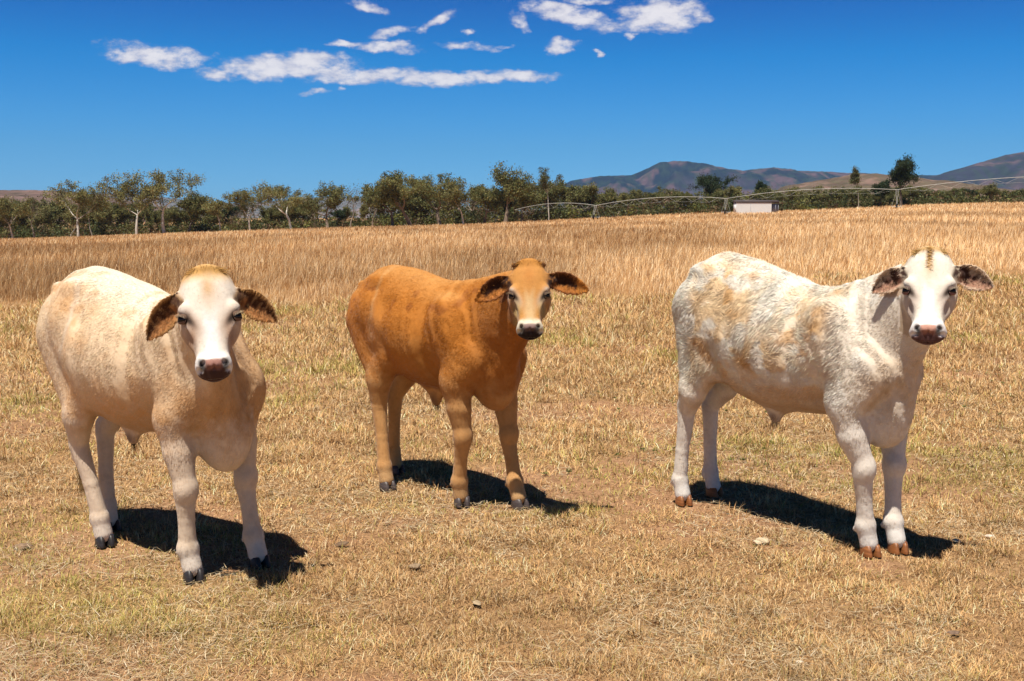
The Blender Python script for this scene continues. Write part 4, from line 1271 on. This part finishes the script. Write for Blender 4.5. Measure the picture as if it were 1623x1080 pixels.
# ------------------------------------------------------------------ trees
def tube(path, radii, sides=6):
    path = np.array(path, float); V = []; F = []
    for i, (p, r) in enumerate(zip(path, radii)):
        t = path[min(i + 1, len(path) - 1)] - path[max(i - 1, 0)]; t /= np.linalg.norm(t) + 1e-9
        a = np.cross(t, [.3, 1, .1]); a /= np.linalg.norm(a); b = np.cross(t, a)
        for k in range(sides):
            th = 2 * math.pi * k / sides; V.append(p + r * (a * math.cos(th) + b * math.sin(th)))
    for i in range(len(path) - 1):
        for k in range(sides):
            p = i * sides + k; q = i * sides + (k + 1) % sides
            F.append((p, q, q + sides, p + sides))
    return np.array(V), np.array(F)


def join(parts):
    Vs, Fs, o = [], [], 0
    for V, F in parts:
        Vs.append(V); Fs.append(F + o); o += len(V)
    return np.concatenate(Vs), np.concatenate(Fs)


def leaf_quads(rg, C, size, droop=.5):
    """one folded leaf spray per centre"""
    n = len(C)
    a = rg.normal(0, 1, (n, 3)); a[:, 2] -= droop; a /= np.linalg.norm(a, axis=1, keepdims=True)
    b = np.cross(a, rg.normal(0, 1, (n, 3))); b /= np.linalg.norm(b, axis=1, keepdims=True)
    s = (size * rg.uniform(.6, 1.35, n))[:, None]
    V = np.stack([C - a * s * .55, C + b * s * .28, C + a * s * .6, C - b * s * .28], 1).reshape(-1, 3)
    F = np.arange(n * 4).reshape(-1, 4)
    return V, F


def tree_meshes(kind, seed, H, spread):
    """trunk and crown meshes of one tree of height H; kinds: gum (open, pale forked trunk), bushy, slender, dark, bare"""
    rg = np.random.default_rng(seed)
    wood = []; tips = []
    def limb(p, d, L, r, lvl):
        n = 5; pts = [p]; rad = [r]; q = p.copy(); dd = d.copy()
        for i in range(n):
            dd = dd + rg.normal(0, .18 if lvl else .11, 3); dd[2] += .07 if lvl else 0
            dd /= np.linalg.norm(dd); q = q + dd * L / n; pts.append(q.copy()); rad.append(r * (1 - .62 * (i + 1) / n))
        wood.append(tube(pts, rad, 6 if lvl < 2 else 4))
        if lvl >= levels:
            tips.append((pts[-1], L)); tips.append((pts[-3], L * .7)); return
        if lvl >= 1: tips.append((pts[-1], L * .8)); tips.append((pts[3] + rg.normal(0, .3, 3), L * .6))
        k = rg.integers(3, 5) if lvl else forks
        a0 = rg.uniform(0, 2 * math.pi)
        for j in range(k):
            a = a0 + 2 * math.pi * j / k + rg.normal(0, .35)
            tilt = rg.uniform(*ang)
            ax = np.array([math.cos(a), math.sin(a), 0.0])
            nd = dd * math.cos(tilt) + ax * math.sin(tilt); nd /= np.linalg.norm(nd)
            at = pts[-1] if (lvl == 0 or j < 2) else pts[rg.integers(2, 5)]
            limb(at.copy(), nd, L * rg.uniform(*dec), rad[-1] * .82, lvl + 1)
    if kind == 'gum':   trunk, levels, forks, ang, dec, r0, dens, lsz = .26, 3, 3, (.22, .80), (.62, .92), .021, 74, .36
    elif kind == 'bushy': trunk, levels, forks, ang, dec, r0, dens, lsz = .16, 3, 4, (.25, 1.0), (.65, .95), .022, 62, .42
    elif kind == 'slender': trunk, levels, forks, ang, dec, r0, dens, lsz = .46, 2, 4, (.2, .8), (.40, .62), .0105, 100, .30
    elif kind == 'dark': trunk, levels, forks, ang, dec, r0, dens, lsz = .20, 3, 4, (.25, 1.0), (.55, .85), .022, 70, .38
    else:               trunk, levels, forks, ang, dec, r0, dens, lsz = .30, 3, 4, (.3, .8), (.6, .85), .020, 5, .26
    limb(np.array([0, 0, -.3]), unit((rg.normal(0, .10), rg.normal(0, .10), 1)), H * trunk, H * r0, 0)
    WV, WF = join(wood)
    top = max(np.max(WV[:, 2]), 1); tipP = np.array([q[0] for q in tips])
    s = H * .93 / max(top, tipP[:, 2].max())
    WV *= s; tipP *= s
    horiz = np.percentile(np.abs(tipP[:, 0]), 90)
    k = spread / max(horiz, .3); k = np.clip(k, .4, 2.2)
    f = lambda V: V * np.array([1, 1, 1]) if False else np.stack([V[:, 0] * (1 + (k - 1) * sstep(V[:, 2], 0, H * .4)), V[:, 1] * (1 + (k - 1) * sstep(V[:, 2], 0, H * .4)), V[:, 2]], 1)
    WV = f(WV); tipP = f(tipP)
    C = []; tone = []
    for p in tipP:
        m = int(dens * rg.uniform(.5, 1.5)); rad = H * rg.uniform(.045, .085) * (.75 if kind == 'slender' else 1)
        q = rg.normal(0, 1, (m, 3)) * rad * [.62, .62, .52] + p + [0, 0, rad * .05]
        C.append(q); tone.append(np.full(m, rg.uniform(.72, 1.3)))
    C = np.concatenate(C); tone = np.concatenate(tone)
    ok = C[:, 2] > H * (.12 if kind in ('bushy', 'dark') else .2); C, tone = C[ok], tone[ok]
    LV, LF = leaf_quads(rg, C, lsz * (H / 14) ** .3, .6)
    pal = {'gum': (.22, .215, .078), 'bushy': (.165, .170, .058), 'slender': (.13, .14, .055), 'dark': (.038, .060, .024), 'bare': (.16, .12, .07)}[kind]
    lc = np.array(pal) * tone[:, None] * rg.uniform(.7, 1.3, (len(C), 1)); lc[:, 0] *= rg.uniform(.85, 1.3, len(C))
    bark = {'gum': (.70, .64, .55), 'bushy': (.24, .18, .13), 'slender': (.60, .54, .46), 'dark': (.12, .09, .07), 'bare': (.34, .27, .21)}[kind]
    nzb = fbm(WV, 1.2, 3, seed); bc = mixc(np.tile(np.array(bark), (len(WV), 1)), np.array(bark) * .45, sstep(nzb, .5, .68) * .6)
    return np_mesh('trunk', WV, WF, smooth=True, color=bc), np_mesh('crown', LV, LF, color=np.repeat(np.clip(lc, 0, .8), 4, axis=0))


MAT_LEAF = vcol_mat('gum_leaves', .6, .25, translucent=.25)
MAT_BARK = vcol_mat('bark', .85, .1)


def place_tree(meshes, px, D, rz=0.0, scale=1.0, name='gum_tree', label=None, group=None, base=None):
    x = (px - 811.5) / FPX * D
    z = float(ground_z(np.array([x]), np.array([min(D, 300)]))[0])
    r = empty(name, (x, D, z), rz)
    r.scale = (scale,) * 3 if not isinstance(scale, tuple) else scale
    tag(r, label, 'tree', group)
    for nm, me, mat in (('trunk', meshes[0], MAT_BARK), ('crown', meshes[1], MAT_LEAF)):
        o = bpy.data.objects.new(nm, me); COL.objects.link(o); o.parent = r
        if not me.materials: me.materials.append(mat)
    return r


def hpx(top, base, D):
    return (base - top) * D / FPX


HERO = [  # px, top px, base px, distance, kind, crown half width px, label
    (24, 311, 381, 292, 'gum', 26, 'small gum with a short white trunk, first from the left edge'),
    (57, 306, 381, 296, 'bare', 20, 'thin half bare tree, second from the left edge'),
    (127, 287, 380, 286, 'gum', 40, 'forked white gum with the brightest pale trunk, third from the left edge'),
    (150, 300, 379, 297, 'slender', 14, 'slender thin stemmed gum just right of the bright forked white gum'),
    (219, 276, 376, 288, 'gum', 36, 'leaning white trunked gum with two high tufts, left of the tallest left gum'),
    (262, 270, 374, 290, 'gum', 42, 'tallest gum on the left, with a wide olive crown'),
    (300, 306, 373, 298, 'bushy', 24, 'low round bush tree right of the tallest left gum'),
    (352, 313, 368, 292, 'gum', 20, 'short gum with a stubby white stem in the low gap of the tree line'),
    (398, 294, 367, 292, 'gum', 26, 'olive gum with bent white trunk at the start of the second clump'),
    (463, 289, 365, 287, 'gum', 36, 'double trunked white gum in the second clump'),
    (520, 287, 362, 292, 'bushy', 30, 'tall olive tree at the right end of the second clump'),
    (556, 289, 362, 298, 'bare', 14, 'sparse feathery tree beside the gap left of the dense middle clump'),
    (592, 303, 360, 299, 'bare', 12, 'tiny sparse tree at the left foot of the dense middle clump'),
    (622, 281, 360, 290, 'bushy', 32, 'bushy tree with a pale trunk opening the dense middle clump'),
    (652, 271, 360, 287, 'bushy', 36, 'highest tree of the dense middle clump'),
    (698, 273, 358, 290, 'bushy', 38, 'broad dark olive tree right of the highest middle one'),
    (735, 288, 357, 288, 'gum', 30, 'lighter gum with a leaning white trunk closing the dense middle clump'),
    (768, 294, 356, 293, 'bushy', 24, 'small olive tree left of the upright tree with twin pale stems'),
    (801, 259, 356, 290, 'bushy', 30, 'upright tall tree with twin pale stems above the left end of the irrigator'),
    (826, 286, 354, 297, 'bushy', 20, 'short dark tree tucked against the upright tall tree'),
    (869, 262, 350, 286, 'slender', 16, 'slender gum with long bare white trunk and small round crown'),
    (1128, 277, 338, 340, 'dark', 22, 'spreading dark tree poking above the woods left of the shed'),
    (1201, 287, 336, 345, 'dark', 7, 'little dark pointed tree behind the shed'),
    (1356, 265, 331, 300, 'slender', 9, 'thin pale pole like tree with a tiny top between shed and dark tall tree'),
    (1424, 246, 327, 296, 'dark', 11, 'tall dark tree standing alone above the right woods'),
    (1388, 285, 329, 300, 'dark', 12, 'dark round tree directly left of the tall dark tree'),
]
for i, (px, top, base, D, kind, hw, lab) in enumerate(HERO):
    H = hpx(top, base, D)
    place_tree(tree_meshes(kind, 300 + i * 7, H, hw * D / FPX), px, D, 0, 1.0, 'gum_tree' if kind in ('gum', 'slender') else ('bushy_tree' if kind != 'dark' else 'dark_tree'), lab)

# the mid-height woodland behind: every tree its own copy
protos = [tree_meshes(k, 900 + i * 13, 10.0, 3.6) for i, k in enumerate(['bushy', 'bushy', 'gum', 'bushy', 'bare', 'gum', 'bushy', 'dark'])]
rg = np.random.default_rng(77)


def top_line(px):
    return np.interp(px, [-80, 0, 60, 110, 180, 240, 330, 380, 470, 560, 600, 700, 780, 860, 900, 960, 1080, 1200, 1300, 1420, 1500, 1623, 1700],
                     [322, 324, 320, 315, 321, 322, 331, 325, 318, 336, 314, 297, 300, 302, 300, 300, 299, 298, 300, 297, 295, 296, 296])


def wood_at(px):
    if px < 880: return 'trees of the wood behind the left and middle field edge', 'olive gum tree in the wood behind the left and middle field edge'
    return 'trees of the low wood behind the irrigator', 'low olive tree in the wood behind the long irrigator'


px = -60.0
while px < 1690:
    D = rg.uniform(303, 335) if px < 880 else rg.uniform(306, 350)
    base = np.interp(px, [p[0] for p in EDGE_PX], [p[1] for p in EDGE_PX])
    top = top_line(px) + rg.uniform(-5, 9) - (rg.uniform(6, 16) if rg.random() < (.16 if px < 880 else .05) else 0)
    k = rg.choice(8, p=[.2, .17, .14, .15, .1, .1, .1, .04])
    s = hpx(top, base + 1, D) / 10.0
    grp, lab = wood_at(px)
    place_tree(protos[k], px, D, rg.uniform(0, 6.28), (s * rg.uniform(.9, 1.3), s * rg.uniform(.9, 1.3), s), 'wood_tree', lab, grp)
    px += rg.uniform(15, 27) if px < 590 else rg.uniform(8, 23)


def scrub():
    """understorey: shrubs and thin stems nobody could count, filling the foot of the wood"""
    rg = np.random.default_rng(31)
    n_cl = 1900
    px = rg.uniform(-100, 1720, n_cl); D = 300 + 48 * rg.random(n_cl) ** 1.3
    base = np.interp(px, [p[0] for p in EDGE_PX], [p[1] for p in EDGE_PX]); x = (px - 811.5) / FPX * D
    z = ground_z(x, np.minimum(D, 300))
    full = (base - top_line(px)) * D / FPX
    hgt = full * rg.uniform(.25, .80, n_cl) * np.where(D > 318, 1.05, .62) * np.where(px < 590, .80, 1.0)
    Cs = []; cols = []
    pal = np.array([(.095, .10, .032), (.065, .080, .024), (.15, .14, .045), (.19, .13, .07), (.045, .058, .02), (.17, .17, .04)])
    for i in range(n_cl):
        m = int(26 + 9 * hgt[i]); r = rg.uniform(.8, 1.7)
        q = rg.normal(0, 1, (m, 3)) * [r, r, 0]; q[:, 2] = rg.random(m) ** .85 * hgt[i]
        q[:, :2] *= (1 - .5 * (q[:, 2:] / max(hgt[i], .5)) ** 2)
        Cs.append(q + [x[i], D[i], z[i]]); w = pal[rg.choice(6, p=[.28, .2, .18, .16, .08, .10])] * rg.uniform(.7, 1.3)
        cols.append(np.tile(w, (m, 1)) * rg.uniform(.7, 1.3, (m, 1)))
    C = np.concatenate(Cs); cc = np.concatenate(cols)
    V, F = leaf_quads(rg, C, .62, .3)
    col = np.repeat(cc, 4, axis=0)
    o = link('understorey', np_mesh('understorey', V, F, color=col), None, MAT_LEAF)
    tag(o, 'dense dark scrub filling the foot of the wood behind the field', 'scrub', kind='stuff')


scrub()
print('trees', round(time.time() - T0, 1))


# ------------------------------------------------------------------ irrigator and shed
MAT_STEEL = flat_mat('galvanised_steel', (.50, .50, .46), .5, .4, .12, 2.0, .2)
MAT_TYRE = flat_mat('tyre_rubber', (.03, .03, .03), .9, .1)


def seg(a, b, r, sides=6):
    return tube([a, b], [r, r], sides)


def irrigator():
    # towers: (photo column, pipe row, distance)
    tw = [(816, 333, 262), (944, 326, 255), (1151, 315, 247), (1422, 301, 236), (1775, 279, 225)]
    P = []
    for (c, r, D) in tw:
        d = px_dir(c, r); P.append(np.array([d.x * D / d.y, D, EYE + d.z * D / d.y]))
    root = empty('pivot_irrigator', (P[2][0], P[2][1], float(ground_z(P[2][0:1], P[2][1:2])[0])))
    tag(root, 'long galvanised steel irrigator with arched pipe spans on wheeled towers', 'irrigator')
    o = np.array(root.location)
    for a, b in zip(P[:-1], P[1:]):
        n = 16; t = np.linspace(0, 1, n + 1)
        path = a + (b - a) * t[:, None]; path[:, 2] += 4 * t * (1 - t) * 1.0
        link('pipe_span', np_mesh('pipe_span', *tube(path - o, [.045] * (n + 1), 8), smooth=True), root, MAT_STEEL)
        parts = []
        side = unit(np.cross(b - a, [0, 0, 1]))
        lo = []
        for k in range(2, n - 1, 2):
            for sg in (-1, 1):
                f = path[k] + side * .55 * sg + [0, 0, -1.05]
                lo.append((sg, f))
                parts += [seg(path[k - 1] - o, f - o, .010, 4), seg(path[k + 1] - o, f - o, .010, 4)]
            parts.append(seg(path[k] + side * .55 + [0, 0, -1.05] - o, path[k] - side * .55 + [0, 0, -1.05] - o, .009, 4))
        for sg in (-1, 1):
            ln = [path[0]] + [q for s2, q in lo if s2 == sg] + [path[-1]]
            for q0, q1 in zip(ln[:-1], ln[1:]): parts.append(seg(q0 - o, q1 - o, .005, 4))
        for k in range(1, n, 3):  # drop hoses below the pipe, joined into the same mesh as the truss rods
            parts.append(seg(path[k] - o, path[k] + [0, 0, -1.5] - o, .010, 4))
        link('truss_with_hoses', np_mesh('truss_with_hoses', *join(parts)), root, MAT_STEEL)
    for i, p in enumerate(P):
        if i == 0: continue
        ax = unit((P[min(i + 1, 4)] - P[max(i - 1, 0)]) * [1, 1, 0]); side = np.cross(ax, [0, 0, 1])
        gz = float(ground_z(p[0:1], p[1:2])[0])
        parts = []; feet = []
        for sg in (-1, 1):
            f = p + ax * 0 + side * sg * .2; f = p + ax * (.9 * sg) + side * .0; g = np.array([p[0], p[1], gz + .55]) + side * 1.9 * sg
            feet.append(g)
            parts += [seg(p + side * .12 * sg + ax * .25 - o, g - o, .026, 6), seg(p + side * .12 * sg - ax * .25 - o, g - o, .026, 6)]
            g2 = np.array([p[0], p[1], gz + .55]) + ax * sg * 1.0
            parts.append(seg(p - o, g2 - o, .026, 6)); feet.append(g2)
        parts += [seg(feet[0] - o, feet[2] - o, .07, 6), seg((p + feet[0]) / 2 - o, (p + feet[2]) / 2 - o, .04, 4), seg(feet[1] - o, feet[3] - o, .05, 4)]
        tower = link('tower', np_mesh('tower', *join(parts)), root, MAT_STEEL)
        for g in (feet[0], feet[2]):
            w = []
            for k in range(18):
                t0, t1 = 2 * math.pi * k / 18, 2 * math.pi * (k + 1) / 18
                w.append(seg(g + side * .45 * math.cos(t0) + np.array([0, 0, .45 * math.sin(t0)]) - o, g + side * .45 * math.cos(t1) + np.array([0, 0, .45 * math.sin(t1)]) - o, .13, 6))
            link('wheel', np_mesh('wheel', *join(w)), tower, MAT_TYRE)


def boxmesh(lo, hi):
    x0, y0, z0 = lo; x1, y1, z1 = hi
    V = np.array([(x0, y0, z0), (x1, y0, z0), (x1, y1, z0), (x0, y1, z0), (x0, y0, z1), (x1, y0, z1), (x1, y1, z1), (x0, y1, z1)], float)
    F = np.array([(0, 3, 2, 1), (4, 5, 6, 7), (0, 1, 5, 4), (1, 2, 6, 5), (2, 3, 7, 6), (3, 0, 4, 7)])
    return V, F


def shed():
    D = 262.0; k = D / FPX
    x0, x1, x2 = (1164.5 - 811.5) * k, (1220 - 811.5) * k, (1231.5 - 811.5) * k
    xm = (x0 + x1) / 2
    gz = float(ground_z(np.array([xm]), np.array([D]))[0]) - .25
    top = EYE + (HZ - 322.0) * k - gz; roof = EYE + (HZ - 319.0) * k - gz
    r = empty('farm_shed', (xm, D, gz)); tag(r, 'low white walled shed with dark flat roof at the edge of the wood', 'shed')
    a, b, c = x0 - xm, x1 - xm, x2 - xm
    white = flat_mat('white_cladding', (.90, .89, .86), .7, .2, .04, .8); grey = flat_mat('grey_cladding', (.34, .36, .40), .7, .2, .12, 1.0); dk = flat_mat('shed_roof', (.10, .08, .08), .8, .1, .2, 1.0)
    # corrugated front wall
    n = 90; xs = np.linspace(a, b, n); yy = np.where(np.arange(n) % 2, 0.0, .04)
    V = np.concatenate([np.stack([xs, yy, np.zeros(n)], 1), np.stack([xs, yy, np.full(n, top)], 1)]); F = np.array([(i, i + 1, i + 1 + n, i + n) for i in range(n - 1)])
    link('front_wall', np_mesh('front_wall', V, F), r, white)
    link('rear_wall', np_mesh('rear_wall', *boxmesh((a, 2.9, 0), (b, 3.0, top))), r, white)
    link('end_wall', np_mesh('end_wall', *boxmesh((a - .06, 0.05, 0), (a - .003, 3, top))), r, white)
    link('lean_to', np_mesh('lean_to', *join([boxmesh((b + .01, .5, 0), (c, .6, top * .9)), boxmesh((b + .9, .1, 0), (b + 1.0, .2, top)), boxmesh((c - .1, .1, 0), (c, .2, top * .96)), boxmesh((c - .05, .65, 0), (c, 2.8, top * .9))])), r, grey)
    V, F = boxmesh((a - .12, -.07, top + .01), (c + .08, 3.2, roof)); V[[6, 7], 2] += .25
    link('roof', np_mesh('roof', V, F), r, dk)
    link('door', np_mesh('door', *boxmesh((a + 3.3, -.03, .05), (a + 3.34, -.01, top - .05))), r, grey)


irrigator()
shed()


# ------------------------------------------------------------------ small things lying in the grass
def dung_pat(x, y, r, col, seed, name, label, cat, flat=.28):
    rg = np.random.default_rng(seed)
    nu, nv = 26, 8; V = []; F = []
    for j in range(nv + 1):
        th = math.pi / 2 * j / nv
        for i in range(nu):
            ph = 2 * math.pi * i / nu
            w = 1 + .16 * math.sin(2 * ph + seed) + .10 * math.sin(5 * ph + seed * 2)
            V.append((r * w * math.cos(th) * math.cos(ph), r * w * .75 * math.cos(th) * math.sin(ph), r * flat * math.sin(th)))
    V = np.array(V); V += (np.stack([fbm(V + i * 9, 40, 3, seed) for i in range(3)], 1) - .5) * r * .35
    for j in range(nv):
        for i in range(nu):
            a = j * nu + i; b = j * nu + (i + 1) % nu; F.append((a, b, b + nu, a + nu))
    z = float(lawn_bump(np.array([x]), np.array([y]))[0])
    o = link(name, np_mesh(name, V, np.array(F), smooth=True), None, flat_mat(name, col, .9, .1, .4, 60))
    o.location = (x, y, z + .004); o.rotation_euler = (0, 0, seed)
    tag(o, label, cat)


def gp(px, py):
    d = px_dir(px, py); t = -EYE / d.z
    return d.x * t, d.y * t


for (a, b, r, col, nm, lab, cat, fl) in [
    (541, 862, .034, (.20, .13, .08), 'dung_lump', 'dark dry dung lump on the grass right of the cream calf shadow', 'dung', .3),
    (658, 899, .030, (.30, .21, .13), 'dung_lump', 'brown dung lump lying nearest the camera right of the cream calf', 'dung', .4),
    (35, 866, .045, (.26, .17, .11), 'dung_pat', 'flat brown dung pat near the left edge', 'dung', .3),
    (1207, 863, .046, (.56, .44, .29), 'dried_pat', 'pale dried cow pat in the grass left of the white calf front hooves', 'dung', .22),
    (1516, 860, .022, (.62, .54, .43), 'pale_stone', 'pale stone just right of the shadow of the white calf', 'stone', .3),
    (1568, 853, .022, (.70, .58, .46), 'pale_stone', 'small pale stone at the far right of the paddock', 'stone', .4),
    (756, 951, .026, (.42, .31, .19), 'dried_pat', 'pale flaky dried pat in front of the ginger calf', 'dung', .2),
    (1512, 1002, .024, (.20, .13, .09), 'bark_chip', 'dark bark chip in the right foreground grass', 'bark', .4),
    (1268, 1050, .014, (.75, .62, .48), 'pale_chip', 'tiny pale chip in the bare patch at the bottom', 'chip', .4)]:
    x, y = gp(a, b)
    dung_pat(x, y, r, col, int(a), nm, lab, cat, fl)

# ------------------------------------------------------------------ the air: distance haze
def build_haze():
    lo = float(min(np.min([(o.matrix_world @ Vector(c)).z for c in o.bound_box]) for o in bpy.data.objects if o.type == 'MESH')) - 1.0
    V, F = boxmesh((-9700, -9700, lo), (9700, 9900, 620.0))
    m = bpy.data.materials.new('air'); m.use_nodes = True; t = m.node_tree
    for n in list(t.nodes): t.nodes.remove(n)
    out = t.nodes.new('ShaderNodeOutputMaterial'); v = t.nodes.new('ShaderNodeVolumePrincipled')
    v.inputs['Color'].default_value = (.38, .63, 1.0, 1); v.inputs['Density'].default_value = HAZE
    t.links.new(v.outputs[0], out.inputs['Volume'])
    tag(link('haze', np_mesh('haze', V, F), None, m), kind='stuff')


HAZE = 4.5e-5
build_haze()
print('done', round(time.time() - T0, 1))
